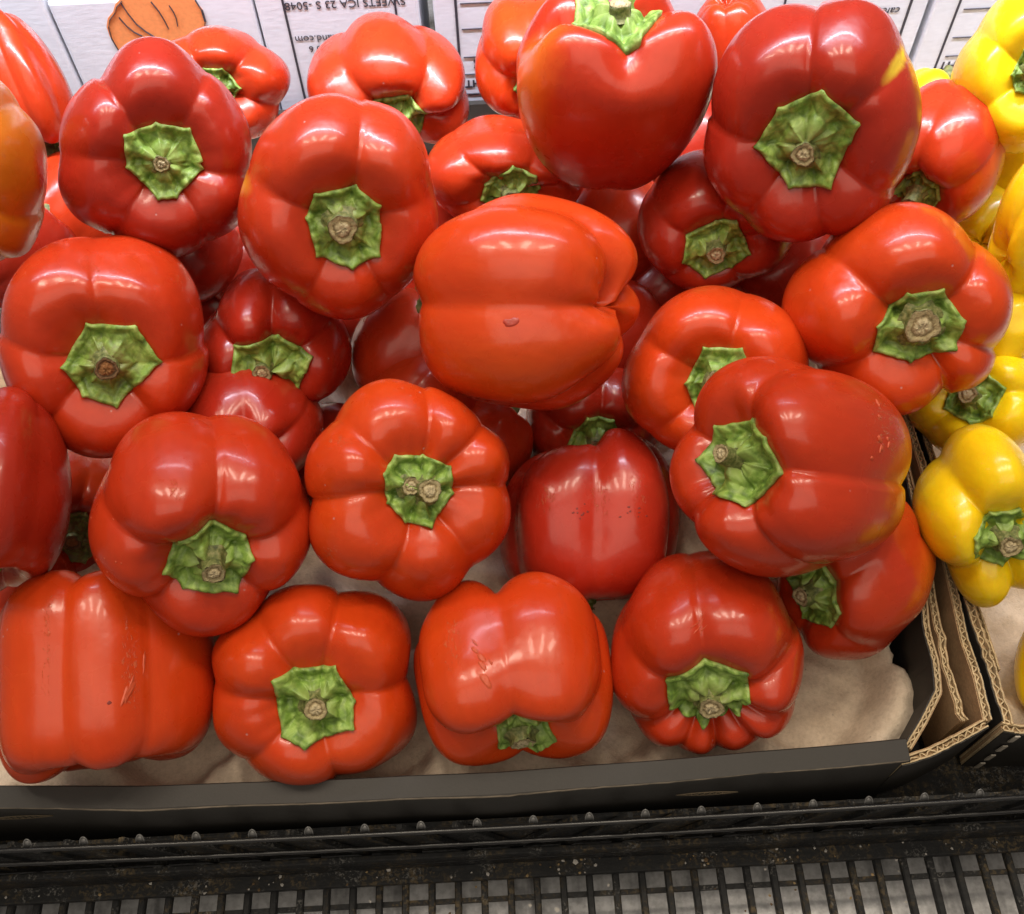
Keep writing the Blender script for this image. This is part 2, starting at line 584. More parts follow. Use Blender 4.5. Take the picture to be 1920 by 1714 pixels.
def build_pepper(P):
    rng = np.random.default_rng(P['seed'] * 7 + 3)
    S = pepper_surface(P, rng)
    rx, ry, hh = P['size']
    rm = 0.5 * (rx + ry)
    # ---- skin
    th = np.linspace(0, 2 * np.pi, NU, endpoint=False)
    ph = np.concatenate([[0.006, 0.013, 0.022, 0.034, 0.050], np.linspace(0, np.pi, NV + 1)[2:-1]])
    T, F = np.meshgrid(th, ph)
    V = S(T, F)
    top = S(np.array([0.0]), np.array([1e-4]))
    bot = S(np.array([0.0]), np.array([np.pi - 1e-4]))
    vs = np.concatenate([V.reshape(-1, 3), top, bot])
    rows = len(ph)
    i = np.arange(rows - 1)[:, None] * NU
    j = np.arange(NU)[None, :]
    jn = (j + 1) % NU
    q = np.stack([i + j, i + NU + j, i + NU + jn, i + jn], -1).reshape(-1, 4)
    it, ib = rows * NU, rows * NU + 1
    capt = [(it, a, (a + 1) % NU) for a in range(NU)]
    capb = [(ib, (rows - 1) * NU + (a + 1) % NU, (rows - 1) * NU + a) for a in range(NU)]
    faces = [tuple(r) for r in q.tolist()] + capt + capb
    blush = np.zeros(T.shape)
    for (a, wa, pp, wp) in P['blush']:
        da = np.angle(np.exp(1j * (T - math.radians(a))))
        blush = np.maximum(blush, np.exp(-(da / wa) ** 2 - ((F - pp) / wp) ** 2))
    scar = np.zeros(T.shape)
    for (a, pp, wa, wp) in P['scars']:
        da = np.angle(np.exp(1j * (T - math.radians(a))))
        scar = np.maximum(scar, np.exp(-(da / wa) ** 4 - ((F - pp) / (wp * 0.5)) ** 4))
    root = empty('yellow_pepper' if P['kind'] == 'yellow' else 'red_pepper', P['loc'])
    root.rotation_mode = 'QUATERNION'
    root.rotation_quaternion = P['quat']
    tag(root, P['label'], 'pepper', 'yellow peppers in the next tray' if P['kind'] == 'yellow' else 'red peppers piled in the tray')
    me = mesh('skin', vs, faces, True, {'blush': np.append(blush.ravel(), [0, 0]), 'scar': np.append(scar.ravel(), [0, 0])})
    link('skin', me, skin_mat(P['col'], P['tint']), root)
    # ---- calyx: a wavy star plate lying in the dimple
    n = P['tips']
    ta = np.radians(P['trot']) + np.arange(n) * 2 * np.pi / n + rng.uniform(-0.24, 0.24, n)
    tr = rng.uniform(0.82, 1.14, n)
    CU, CV = 132, 30
    cth = np.linspace(0, 2 * np.pi, CU, endpoint=False)
    order = np.argsort(np.mod(ta, 2 * np.pi))
    ta, tr = np.mod(ta, 2 * np.pi)[order], tr[order]
    ta2, tr2 = np.append(ta, ta[0] + 2 * np.pi), np.append(tr, tr[0])
    rc = np.zeros(CU)
    for a_i, a in enumerate(cth):
        a = a if a >= ta[0] else a + 2 * np.pi
        s = min(np.searchsorted(ta2, a, side='right') - 1, n - 1)
        a0, a1, r0, r1 = ta2[s], ta2[s + 1], tr2[s], tr2[s + 1]
        rc[a_i] = r0 * r1 * math.sin(a1 - a0) / (r0 * math.sin(a - a0) + r1 * math.sin(a1 - a))
        u = (a - a0) / (a1 - a0)
        rc[a_i] *= 1 + 0.035 * math.sin(math.pi * u)
    dtip = np.min(np.abs(np.angle(np.exp(1j * (cth[:, None] - ta[None, :])))), axis=1)
    rc = rc + 0.065 * np.exp(-(dtip / 0.065) ** 1.4) + 0.035 * rng.normal(size=CU).cumsum() / 12
    rc = rc * P['rc'] * rm
    fs = np.linspace(0.001, 1.25, 60)
    prof = S(cth[:, None], fs[None, :])
    c0 = S(np.array([0.0]), np.array([1e-4]))[0, :2]
    rad = np.hypot(prof[..., 0] - c0[0], prof[..., 1] - c0[1])
    off3 = Vector(rng.uniform(-50, 50, 3))
    ss = np.linspace(0, 1, CV + 1)[1:]
    pts = np.zeros((CV, CU, 3))
    zedge = np.array([np.interp(rc[a], rad[a], prof[a, :, 2]) for a in range(CU)])
    zc = prof[:, 0, 2].mean()
    # blistered ring between the smooth centre and the rim
    nb = 30
    ba = np.arange(nb) * 2.399963 + rng.uniform(0, 6.28)
    br_ = np.sqrt(np.linspace(0.16, 1.02, nb)) + rng.normal(size=nb) * 0.04
    bx, by = br_ * np.cos(ba) * rc.mean(), br_ * np.sin(ba) * rc.mean()
    cell = np.zeros((CV, CU))
    for a in range(CU):
        rr = ss * rc[a]
        zb = np.interp(rr, rad[a], prof[a, :, 2])
        zflat = zedge[a] * 0.5 + zedge.mean() * 0.5
        bridge = zb + (zflat - zb) * (0.62 + P['calz']) * np.clip(1 - ss ** 3, 0, 1)
        x, y = rr * math.cos(cth[a]), rr * math.sin(cth[a])
        dd = np.sort(np.hypot(x[:, None] - bx[None, :], y[:, None] - by[None, :]), axis=1)
        blister = smooth01(0.0, 0.0030, dd[:, 1] - dd[:, 0])
        cell[:, a] = blister * smooth01(0.36, 0.55, ss)
        e = np.array([noise3((Vector((x_, y_, 0)) * 150 + off3)) + 0.6 * noise3((Vector((x_, y_, 0)) * 330 + off3)) for x_, y_ in zip(x, y)])
        d_tip = dtip[a]
        emb = (e * 0.0008 + (blister - 0.6) * 0.0009) * smooth01(0.36, 0.58, ss) * (1 - 0.5 * ss ** 4)
        rib = 0.0001 * math.cos(cth[a] * n) * smooth01(0.3, 0.8, ss)
        dome = 0.0032 * (1 - smooth01(0.34, 0.72, ss)) - 0.0016 * np.exp(-((ss - 0.66) / 0.10) ** 2)
        rimup = 0.0012 * smooth01(0.70, 0.93, ss) - 0.0010 * smooth01(0.93, 1, ss)
        z = np.maximum(bridge, zb) + 0.0012 + emb + rib + dome + rimup
        z = np.maximum(z, zb + 0.0012 + 0.0013 * (1 - smooth01(0.55, 0.85, ss)))
        pts[:, a, 0], pts[:, a, 1], pts[:, a, 2] = x + c0[0], y + c0[1], z
    skirt = pts[-1].copy()
    skirt[:, 2] -= 0.0030
    skirt[:, :2] = c0 + (skirt[:, :2] - c0) * 0.975
    zc2 = pts[0, :, 2].mean()
    cv = np.concatenate([pts.reshape(-1, 3), skirt, [[c0[0], c0[1], zc2]]])
    radv = np.concatenate([np.repeat(ss, CU), np.ones(CU), [0]])
    sr, sh, ox, oy, style = P['stem']
    bw = {'rot': 1.5, 'dark': 0.36, 'scar': 0.34, 'stub': 0.17, 'ring': 0.15, 'cut': 0.2, 'fray': 0.12}[style] * rm * P['rc'] * 1.3
    dist = np.hypot(cv[:, 0] - c0[0] - ox, cv[:, 1] - c0[1] - oy)
    brown = np.exp(-(dist / bw) ** 2) * {'rot': 1.0, 'dark': 1.0, 'scar': 0.85, 'stub': 0.7, 'ring': 0.6, 'cut': 0.6, 'fray': 0.3}[style]
    cf = []
    for i2 in range(CV):
        for j2 in range(CU):
            jn2 = (j2 + 1) % CU
            cf.append((i2 * CU + j2, (i2 + 1) * CU + j2, (i2 + 1) * CU + jn2, i2 * CU + jn2))
    ic = len(cv) - 1
    cf += [(ic, j2, (j2 + 1) % CU) for j2 in range(CU)]
    link('calyx', mesh('calyx', cv, cf, True, {'rad': radv, 'brown': brown, 'cell': np.concatenate([cell.ravel(), cell[-1], [0.5]])}), M_CALYX, root)
    # ---- stem stub and its cut end
    for (sr, sh, ox, oy, style) in (P['stem'],) + tuple(P['stem2']):
        make_stem(rng, root, zc2, sr, sh, ox + c0[0], oy + c0[1], style)
    return root


PEPPERS = [
    dict(label='dark red pepper with faded calyx facing out, right of the orange pepper', loc=(-0.1511, 0.3702, 0.1667), quat=(0.8744, 0.4603, 0.1492, 0.0351), size=(0.0417, 0.0477, 0.0395), col=(0.35, 0.02, 0.008), tint=(0.45, 0.02, 0.02), grooves=(-12, 55, 128, 178, 228, 300), gd=(0.116, 0.1015, 0.145), taper=0.1, dip=0.42, n=2.3, rc=0.36, tips=7, trot=-10, stem=(0.0032, 0.004, -0.001, -0.001, 'ring'), blush=(), scars=((128, 1.1, 0.1, 0.3),), calz=0.0, seed=1, amp=(), stem2=(), kind='red'),
    dict(label='bright red pepper with white streak highlights and calyx facing out, below the white box edge', loc=(-0.0686, 0.3401, 0.157), quat=(0.8543, 0.512, 0.0896, 0.0048), size=(0.0433, 0.0483, 0.0399), col=(0.47, 0.034, 0.008), tint=(0.66, 0.25, 0.02), grooves=(74, 12, 300, 238, 160), gd=(0.174, 0.0725, 0.145), taper=0.1, dip=0.42, n=2.3, rc=0.4, tips=7, trot=20, stem=(0.0058, 0.004, -0.001, 0.0, 'scar'), blush=((165, 0.12, 1.5, 0.3),), scars=(), calz=0.0, seed=2, amp=(), stem2=(), kind='red'),
    dict(label='large orange red pepper lying on its side with a small nick below its lengthwise groove', loc=(0.0145, 0.2922, 0.1396), quat=(0.6021, -0.4299, -0.6576, 0.142), size=(0.0471, 0.0471, 0.0448), col=(0.56, 0.048, 0.007), tint=(0.6, 0.07, 0.006), grooves=(272, 346, 60, 125, 192), gd=(0.116, 0.145, 0.203), taper=0.04, dip=0.2, n=2.3, rc=0.42, tips=6, trot=0, stem=(0.0042, 0.006, 0, 0, 'stub'), blush=((225, 0.5, 1.6, 0.9),), scars=(), calz=0.0, seed=3, amp=(), stem2=(), kind='red'),
    dict(label='tall two lobed red pepper leaning upright with pale green calyx on top', loc=(0.0581, 0.3891, 0.1703), quat=(0.9946, -0.0827, -0.003, -0.0622), size=(0.045, 0.0396, 0.0445), col=(0.43, 0.027, 0.008), tint=(0.6, 0.105, 0.008), grooves=(281, 180, 100, 40), gd=(0.435, 0.0725, 0.058), taper=0.16, dip=0.42, n=2.3, rc=0.47, tips=7, trot=0, stem=(0.0045, 0.004, 0.001, -0.003, 'fray'), blush=((205, 0.55, 1.4, 1.2),), scars=(), calz=0.3, seed=4, amp=(), stem2=(), kind='red'),
    dict(label='large dark red pepper with a yellow streak down its right edge', loc=(0.1406, 0.3555, 0.1772), quat=(0.833, 0.5301, -0.1407, -0.0726), size=(0.0451, 0.0504, 0.0404), col=(0.35, 0.02, 0.008), tint=(0.7, 0.45, 0.03), grooves=(91, 36, -30, 288, 232, 177), gd=(0.1305, 0.087, 0.145), taper=0.1, dip=0.42, n=2.3, rc=0.42, tips=6, trot=15, stem=(0.0046, 0.003, 0.0, -0.003, 'scar'), blush=((37, 0.07, 1.25, 0.32), (20, 0.22, 1.6, 0.15), (0, 0.32, 1.72, 0.15)), scars=(), calz=0.0, seed=5, amp=(), stem2=(), kind='red'),
    dict(label='orange red pepper with pale calyx and broad tan stem scar, beside the yellow peppers', loc=(0.176, 0.2952, 0.124), quat=(0.8822, 0.4683, -0.0483, 0.0027), size=(0.0484, 0.0468, 0.0423), col=(0.56, 0.048, 0.007), tint=(0.66, 0.16, 0.01), grooves=(140, 42, -25, 300, 212), gd=(0.2175, 0.116, 0.145), taper=0.1, dip=0.42, n=2.3, rc=0.37, tips=7, trot=10, stem=(0.007, 0.004, 0.001, 0.001, 'scar'), blush=((30, 0.3, 1.7, 0.5),), scars=(), calz=0.0, seed=6, amp=(), stem2=(), kind='red'),
    dict(label='orange red pepper whose calyx is half covered by the pepper in front of it', loc=(0.0993, 0.283, 0.0967), quat=(0.9336, 0.345, -0.0825, -0.0504), size=(0.0425, 0.039, 0.0408), col=(0.56, 0.048, 0.007), tint=(0.56, 0.048, 0.007), grooves=(72, 5, 292, 225, 150), gd=(0.145, 0.058, 0.145), taper=0.1, dip=0.42, n=2.3, rc=0.38, tips=6, trot=0, stem=(0.0042, 0.006, 0, 0, 'stub'), blush=(), scars=(), calz=0.0, seed=7, amp=(), stem2=(), kind='red'),
    dict(label='long red pepper turned sideways with bright green star calyx and pitted right flank', loc=(0.1183, 0.2155, 0.1168), quat=(0.8922, 0.169, -0.3994, -0.1258), size=(0.0428, 0.0452, 0.0474), col=(0.47, 0.034, 0.008), tint=(0.62, 0.16, 0.01), grooves=(-14, 72, 150, 218, 290), gd=(0.1885, 0.1305, 0.145), taper=0.08, dip=0.42, n=2.3, rc=0.43, tips=7, trot=25, stem=(0.0036, 0.011, -0.001, 0, 'stub'), blush=((0, 0.5, 2.5, 0.45),), scars=((10, 1.75, 0.22, 0.75), (25, 1.7, 0.2, 0.6)), calz=0.0, seed=8, amp=(), stem2=(), kind='red'),
    dict(label='broad red pepper with dark browned calyx, below the orange pepper at the edge', loc=(-0.1743, 0.2928, 0.126), quat=(0.8855, 0.4228, 0.1913, 0.0237), size=(0.0428, 0.0476, 0.04), col=(0.47, 0.034, 0.008), tint=(0.56, 0.048, 0.007), grooves=(2, -48, 222, 172, 95), gd=(0.1305, 0.0725, 0.145), taper=0.1, dip=0.42, n=2.3, rc=0.42, tips=6, trot=-5, stem=(0.0046, 0.006, 0.001, 0.0, 'dark'), blush=(), scars=((95, 0.95, 0.12, 0.5),), calz=0.0, seed=9, amp=(), stem2=(), kind='red'),
    dict(label='deep red pepper tipped downward with a vertical crease running up from its calyx', loc=(-0.1285, 0.2151, 0.1058), quat=(0.8335, 0.5243, 0.1738, -0.0128), size=(0.044, 0.0439, 0.0424), col=(0.47, 0.034, 0.008), tint=(0.56, 0.048, 0.007), grooves=(82, 22, 320, 226, 158), gd=(0.203, 0.1015, 0.145), taper=0.1, dip=0.42, n=2.3, rc=0.38, tips=7, trot=-10, stem=(0.0043, 0.008, 0.002, 0.0, 'stub'), blush=(), scars=((110, 0.9, 0.1, 0.35),), calz=0.0, seed=10, amp=(), stem2=(), kind='red'),
    dict(label='seven lobed orange red pepper with ragged calyx and two tan stem cuts', loc=(-0.0431, 0.2247, 0.1), quat=(0.9461, 0.2943, 0.135, 0.0121), size=(0.044, 0.0474, 0.0366), col=(0.56, 0.048, 0.007), tint=(0.56, 0.048, 0.007), grooves=(82, 42, 3, -52, 254, 184, 140), gd=(0.187, 0.11, 0.11), taper=0.1, dip=0.42, n=2.3, rc=0.33, tips=8, trot=30, stem=(0.0046, 0.005, 0.002, 0.0, 'cut'), blush=(), scars=((150, 1.0, 0.12, 0.4), (215, 1.0, 0.12, 0.4), (60, 1.0, 0.1, 0.25)), calz=0.0, seed=11, amp=((220, 0.07), (260, 0.05), (100, 0.02)), stem2=((0.0036, 0.002, -0.0045, 0.0015, 'cut'),), kind='red'),
    dict(label='dark red pepper standing stem down with specks along its upright groove', loc=(0.0389, 0.235, 0.0469), quat=(0.5427, 0.839, -0.0362, 0.0132), size=(0.0441, 0.0385, 0.0416), col=(0.46, 0.028, 0.012), tint=(0.47, 0.034, 0.008), grooves=(86, 22, 150, 215, 285), gd=(0.0435, 0.174, 0.1305), taper=0.05, dip=0.12, n=2.35, rc=0.08, tips=6, trot=0, stem=(0.002, -0.003, 0, 0, 'dark'), blush=(), scars=((84, 1.75, 0.16, 0.55), (115, 1.75, 0.14, 0.45), (62, 1.8, 0.12, 0.6)), calz=0.0, seed=12, amp=(), stem2=(), kind='red'),
    dict(label="big blocky orange red pepper with scar scratches, lying at the lip's left end", loc=(-0.1739, 0.1654, 0.0662), quat=(0.588, 0.7844, 0.1855, -0.0674), size=(0.0438, 0.0384, 0.0434), col=(0.56, 0.048, 0.007), tint=(0.66, 0.08, 0.008), grooves=(110, 72, 5, 165, 230, 300), gd=(0.0725, 0.0798, 0.1015), taper=0.02, dip=0.3, n=4.2, rc=0.22, tips=6, trot=0, stem=(0.004, 0.002, 0, 0, 'scar'), blush=(), scars=((80, 1.5, 0.12, 0.5), (118, 1.75, 0.06, 0.8)), calz=0.0, seed=13, amp=(), stem2=(), kind='red'),
    dict(label='round orange red pepper at the tray front with upright bright green calyx', loc=(-0.0874, 0.1598, 0.0508), quat=(0.9448, 0.3126, 0.096, -0.022), size=(0.0438, 0.0445, 0.038), col=(0.56, 0.048, 0.007), tint=(0.56, 0.048, 0.007), grooves=(81, 8, 284, 224, 179, 130), gd=(0.174, 0.116, 0.145), taper=0.1, dip=0.42, n=2.3, rc=0.42, tips=7, trot=10, stem=(0.0045, 0.004, -0.001, -0.001, 'ring'), blush=(), scars=(), calz=0.0, seed=14, amp=(), stem2=(), kind='red'),
    dict(label='orange red pepper lying with calyx toward the tray lip and peeling specks on its side', loc=(-0.0008, 0.1571, 0.0623), quat=(0.7287, 0.683, 0.0425, 0.0242), size=(0.0428, 0.0351, 0.0367), col=(0.56, 0.048, 0.007), tint=(0.66, 0.06, 0.008), grooves=(97, 22, 165, 272), gd=(0.261, 0.1305, 0.319), taper=0.0, dip=0.36, n=2.8, rc=0.33, tips=7, trot=0, stem=(0.005, 0.002, 0, 0, 'scar'), blush=(), scars=((122, 1.6, 0.12, 0.6),), calz=0.0, seed=15, amp=(), stem2=(), kind='red'),
    dict(label='glossy red pepper with knobbly underside and leaf scrap stuck on its right flank', loc=(0.0829, 0.1678, 0.0547), quat=(0.8625, 0.501, -0.0717, 0.0001), size=(0.0414, 0.0423, 0.0411), col=(0.47, 0.034, 0.008), tint=(0.35, 0.02, 0.008), grooves=(95, 18, 338, 308, 275, 245, 212, 152), gd=(0.1885, 0.0725, 0.0725), taper=0.1, dip=0.42, n=2.3, rc=0.41, tips=7, trot=0, stem=(0.005, 0.003, 0, -0.002, 'scar'), blush=(), scars=(), calz=0.0, seed=16, amp=(), stem2=(), kind='red'),
    dict(label='red pepper wedged against the cardboard wall below the long red pepper', loc=(0.1564, 0.1952, 0.0601), quat=(0.7969, 0.3704, -0.4493, -0.1608), size=(0.0324, 0.0386, 0.0344), col=(0.47, 0.034, 0.008), tint=(0.66, 0.12, 0.01), grooves=(-40, 30, 100, 170, 240), gd=(0.145, 0.058, 0.145), taper=0.1, dip=0.42, n=2.3, rc=0.42, tips=6, trot=0, stem=(0.0042, 0.006, 0, 0, 'stub'), blush=((0, 0.5, 2.2, 0.6),), scars=(), calz=0.0, seed=17, amp=(), stem2=(), kind='red'),
    dict(label='two lobed dark red pepper cut off by the left picture edge', loc=(-0.2086, 0.2254, 0.1142), quat=(0.579, 0.783, 0.1693, -0.1515), size=(0.0248, 0.0556, 0.0391), col=(0.35, 0.02, 0.008), tint=(0.47, 0.034, 0.008), grooves=(58, 165, 225, 290), gd=(0.064, 0.096, 0.08), taper=0.1, dip=0.42, n=2.3, rc=0.12, tips=6, trot=0, stem=(0.002, -0.003, 0, 0, 'dark'), blush=(), scars=(), calz=0.0, seed=18, amp=(), stem2=(), kind='red'),
    dict(label='orange pepper with a red flank, cut off by the left picture edge', loc=(-0.2124, 0.3437, 0.1833), quat=(0.8639, 0.4979, 0.0622, -0.0432), size=(0.0217, 0.0404, 0.0306), col=(0.52, 0.13, 0.008), tint=(0.5, 0.03, 0.01), grooves=(-28, 50, 130, 210, 290), gd=(0.174, 0.116, 0.145), taper=0.1, dip=0.42, n=2.3, rc=0.3, tips=6, trot=0, stem=(0.0042, 0.006, 0, 0, 'stub'), blush=((0, 0.3, 1.75, 0.35),), scars=(), calz=0.0, seed=19, amp=(), stem2=(), kind='red'),
    dict(label='bright red pepper at far left in front of the white box', loc=(-0.2516, 0.4781, 0.1241), quat=(0.3714, 0.8963, 0.2379, 0.0465), size=(0.0225, 0.0407, 0.0377), col=(0.47, 0.034, 0.008), tint=(0.56, 0.048, 0.007), grooves=(60, 100, 10, 300, 220), gd=(0.077, 0.055, 0.055), taper=0.1, dip=0.42, n=2.3, rc=0.3, tips=6, trot=0, stem=(0.0042, 0.006, 0, 0, 'stub'), blush=(), scars=(), calz=0.0, seed=20, amp=(), stem2=(), kind='red'),
    dict(label='bright red pepper behind the dark red one with a sliver of lime calyx', loc=(-0.1457, 0.4889, 0.1129), quat=(0.8654, 0.4979, 0.0562, -0.0098), size=(0.0362, 0.0295, 0.0348), col=(0.47, 0.034, 0.008), tint=(0.56, 0.048, 0.007), grooves=(-20, 50, 120, 190, 260), gd=(0.203, 0.116, 0.145), taper=0.1, dip=0.42, n=2.3, rc=0.34, tips=6, trot=0, stem=(0.0042, 0.006, 0, 0, 'stub'), blush=(), scars=(), calz=0.0, seed=21, amp=(), stem2=(), kind='red'),
    dict(label='bright red three lobed pepper against the white boxes with its calyx at bottom', loc=(-0.0555, 0.4905, 0.1083), quat=(0.6956, 0.7154, 0.0651, 0.0014), size=(0.0451, 0.0365, 0.0385), col=(0.47, 0.034, 0.008), tint=(0.56, 0.048, 0.007), grooves=(60, 128, 8, 200, 300), gd=(0.232, 0.1305, 0.145), taper=0.1, dip=0.42, n=2.3, rc=0.4, tips=6, trot=15, stem=(0.0042, 0.006, 0, 0, 'stub'), blush=(), scars=(), calz=0.0, seed=22, amp=(), stem2=(), kind='red'),
    dict(label='bright red pepper with long curved highlight, calyx tucked behind the lying pepper', loc=(0.0061, 0.4118, 0.109), quat=(0.8008, 0.5975, 0.0395, 0.0059), size=(0.0417, 0.0259, 0.0335), col=(0.47, 0.034, 0.008), tint=(0.56, 0.048, 0.007), grooves=(15, 70, 130, 200, 300), gd=(0.116, 0.0435, 0.145), taper=0.1, dip=0.42, n=2.3, rc=0.42, tips=7, trot=0, stem=(0.0042, 0.006, 0, 0, 'stub'), blush=(), scars=(), calz=0.0, seed=23, amp=(), stem2=(), kind='red'),
    dict(label='orange red pepper half hidden behind the upright two lobed one', loc=(0.0268, 0.4834, 0.1233), quat=(0.7416, 0.6705, 0.0198, 0.0072), size=(0.0331, 0.0342, 0.0359), col=(0.56, 0.048, 0.007), tint=(0.56, 0.048, 0.007), grooves=(100, 40, 160, 230, 310), gd=(0.174, 0.087, 0.145), taper=0.1, dip=0.42, n=2.3, rc=0.42, tips=6, trot=0, stem=(0.0042, 0.006, 0, 0, 'stub'), blush=(), scars=(), calz=0.0, seed=24, amp=(), stem2=(), kind='red'),
    dict(label='red pepper peeking out between the two tallest peppers', loc=(0.1436, 0.5154, 0.1069), quat=(0.0102, 0.9839, -0.1031, 0.1457), size=(0.0232, 0.0263, 0.0279), col=(0.47, 0.034, 0.008), tint=(0.56, 0.048, 0.007), grooves=(90, 20, 160, 230, 310), gd=(0.05, 0.02, 0.05), taper=0.1, dip=0.42, n=2.3, rc=0.42, tips=6, trot=0, stem=(0.0042, 0.006, 0, 0, 'stub'), blush=(), scars=(), calz=0.0, seed=25, amp=(), stem2=(), kind='red'),
    dict(label='bright red pepper behind the yellow streaked one, touching the yellow peppers', loc=(0.2269, 0.3931, 0.1239), quat=(0.6046, 0.7176, -0.3108, -0.1511), size=(0.0307, 0.0347, 0.0342), col=(0.47, 0.034, 0.008), tint=(0.7, 0.14, 0.01), grooves=(95, 30, 150, 220, 300), gd=(0.145, 0.0725, 0.145), taper=0.1, dip=0.42, n=2.3, rc=0.4, tips=6, trot=0, stem=(0.0042, 0.006, 0, 0, 'stub'), blush=((0, 0.5, 1.7, 0.8),), scars=(), calz=0.0, seed=26, amp=(), stem2=(), kind='red'),
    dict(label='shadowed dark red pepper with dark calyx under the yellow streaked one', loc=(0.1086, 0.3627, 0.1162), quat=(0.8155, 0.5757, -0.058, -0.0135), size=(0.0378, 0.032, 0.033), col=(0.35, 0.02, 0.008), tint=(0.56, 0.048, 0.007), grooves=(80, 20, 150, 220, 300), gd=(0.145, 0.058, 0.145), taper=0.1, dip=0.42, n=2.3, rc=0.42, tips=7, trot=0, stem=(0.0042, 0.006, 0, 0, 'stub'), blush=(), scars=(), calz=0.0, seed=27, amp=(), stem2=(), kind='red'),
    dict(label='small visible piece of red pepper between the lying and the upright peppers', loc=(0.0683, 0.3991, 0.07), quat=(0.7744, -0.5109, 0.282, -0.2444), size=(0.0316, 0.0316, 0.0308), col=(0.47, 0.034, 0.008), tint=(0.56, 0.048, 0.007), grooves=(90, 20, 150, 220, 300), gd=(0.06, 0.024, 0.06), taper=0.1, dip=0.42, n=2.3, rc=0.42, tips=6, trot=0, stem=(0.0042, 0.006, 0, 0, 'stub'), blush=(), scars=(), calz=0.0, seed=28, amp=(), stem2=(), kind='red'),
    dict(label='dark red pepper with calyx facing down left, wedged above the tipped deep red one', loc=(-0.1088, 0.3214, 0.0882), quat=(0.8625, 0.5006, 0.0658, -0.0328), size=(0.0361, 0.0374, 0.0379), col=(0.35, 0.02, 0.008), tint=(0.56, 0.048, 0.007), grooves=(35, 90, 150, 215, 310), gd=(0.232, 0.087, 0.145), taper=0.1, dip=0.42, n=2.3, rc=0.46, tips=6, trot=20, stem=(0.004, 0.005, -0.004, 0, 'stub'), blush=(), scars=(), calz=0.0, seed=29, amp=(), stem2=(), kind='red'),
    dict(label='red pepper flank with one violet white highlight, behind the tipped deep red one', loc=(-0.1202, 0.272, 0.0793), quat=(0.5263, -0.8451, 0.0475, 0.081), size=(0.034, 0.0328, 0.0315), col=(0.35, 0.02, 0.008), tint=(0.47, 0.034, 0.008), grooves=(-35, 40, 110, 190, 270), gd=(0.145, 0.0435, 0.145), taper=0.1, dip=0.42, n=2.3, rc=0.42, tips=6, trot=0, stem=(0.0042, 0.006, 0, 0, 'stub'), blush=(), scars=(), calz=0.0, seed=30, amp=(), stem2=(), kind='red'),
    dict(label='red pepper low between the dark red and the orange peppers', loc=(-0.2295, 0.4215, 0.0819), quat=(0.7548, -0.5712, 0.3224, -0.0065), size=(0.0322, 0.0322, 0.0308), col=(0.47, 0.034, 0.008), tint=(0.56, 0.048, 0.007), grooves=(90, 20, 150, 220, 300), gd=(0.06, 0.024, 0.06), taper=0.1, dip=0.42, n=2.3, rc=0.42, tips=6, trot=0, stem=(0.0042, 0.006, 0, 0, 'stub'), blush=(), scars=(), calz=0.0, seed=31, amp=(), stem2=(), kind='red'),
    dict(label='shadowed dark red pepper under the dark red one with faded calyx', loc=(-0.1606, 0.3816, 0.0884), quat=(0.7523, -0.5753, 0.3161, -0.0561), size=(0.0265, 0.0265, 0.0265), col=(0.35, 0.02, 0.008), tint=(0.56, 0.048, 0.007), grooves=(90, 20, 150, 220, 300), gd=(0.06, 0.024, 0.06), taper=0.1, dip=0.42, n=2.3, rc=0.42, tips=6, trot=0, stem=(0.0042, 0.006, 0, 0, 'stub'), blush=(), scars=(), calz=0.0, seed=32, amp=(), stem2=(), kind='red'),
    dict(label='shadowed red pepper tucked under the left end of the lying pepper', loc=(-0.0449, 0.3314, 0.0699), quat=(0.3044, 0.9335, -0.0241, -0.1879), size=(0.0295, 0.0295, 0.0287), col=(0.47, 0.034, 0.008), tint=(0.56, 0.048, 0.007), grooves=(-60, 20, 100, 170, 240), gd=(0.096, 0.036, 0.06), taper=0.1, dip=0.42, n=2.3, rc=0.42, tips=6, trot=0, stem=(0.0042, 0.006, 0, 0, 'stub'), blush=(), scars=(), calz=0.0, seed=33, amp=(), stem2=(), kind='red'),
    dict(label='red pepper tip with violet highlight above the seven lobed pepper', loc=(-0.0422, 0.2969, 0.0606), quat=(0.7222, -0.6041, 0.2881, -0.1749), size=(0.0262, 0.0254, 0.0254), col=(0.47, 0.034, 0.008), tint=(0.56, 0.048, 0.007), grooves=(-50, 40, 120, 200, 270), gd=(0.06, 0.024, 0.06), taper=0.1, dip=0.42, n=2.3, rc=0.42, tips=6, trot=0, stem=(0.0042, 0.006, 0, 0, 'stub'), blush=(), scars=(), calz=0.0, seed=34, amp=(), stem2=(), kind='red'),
    dict(label='deep shadowed red pepper with dark calyx beneath the lying pepper', loc=(0.0473, 0.3081, 0.0307), quat=(0.8571, 0.5146, 0.0227, 0.0107), size=(0.0356, 0.0327, 0.0327), col=(0.35, 0.02, 0.008), tint=(0.56, 0.048, 0.007), grooves=(80, 20, 150, 220, 300), gd=(0.145, 0.058, 0.145), taper=0.1, dip=0.42, n=2.3, rc=0.5, tips=6, trot=0, stem=(0.0042, 0.006, 0, 0, 'stub'), blush=(), scars=(), calz=0.0, seed=35, amp=(), stem2=(), kind='red'),
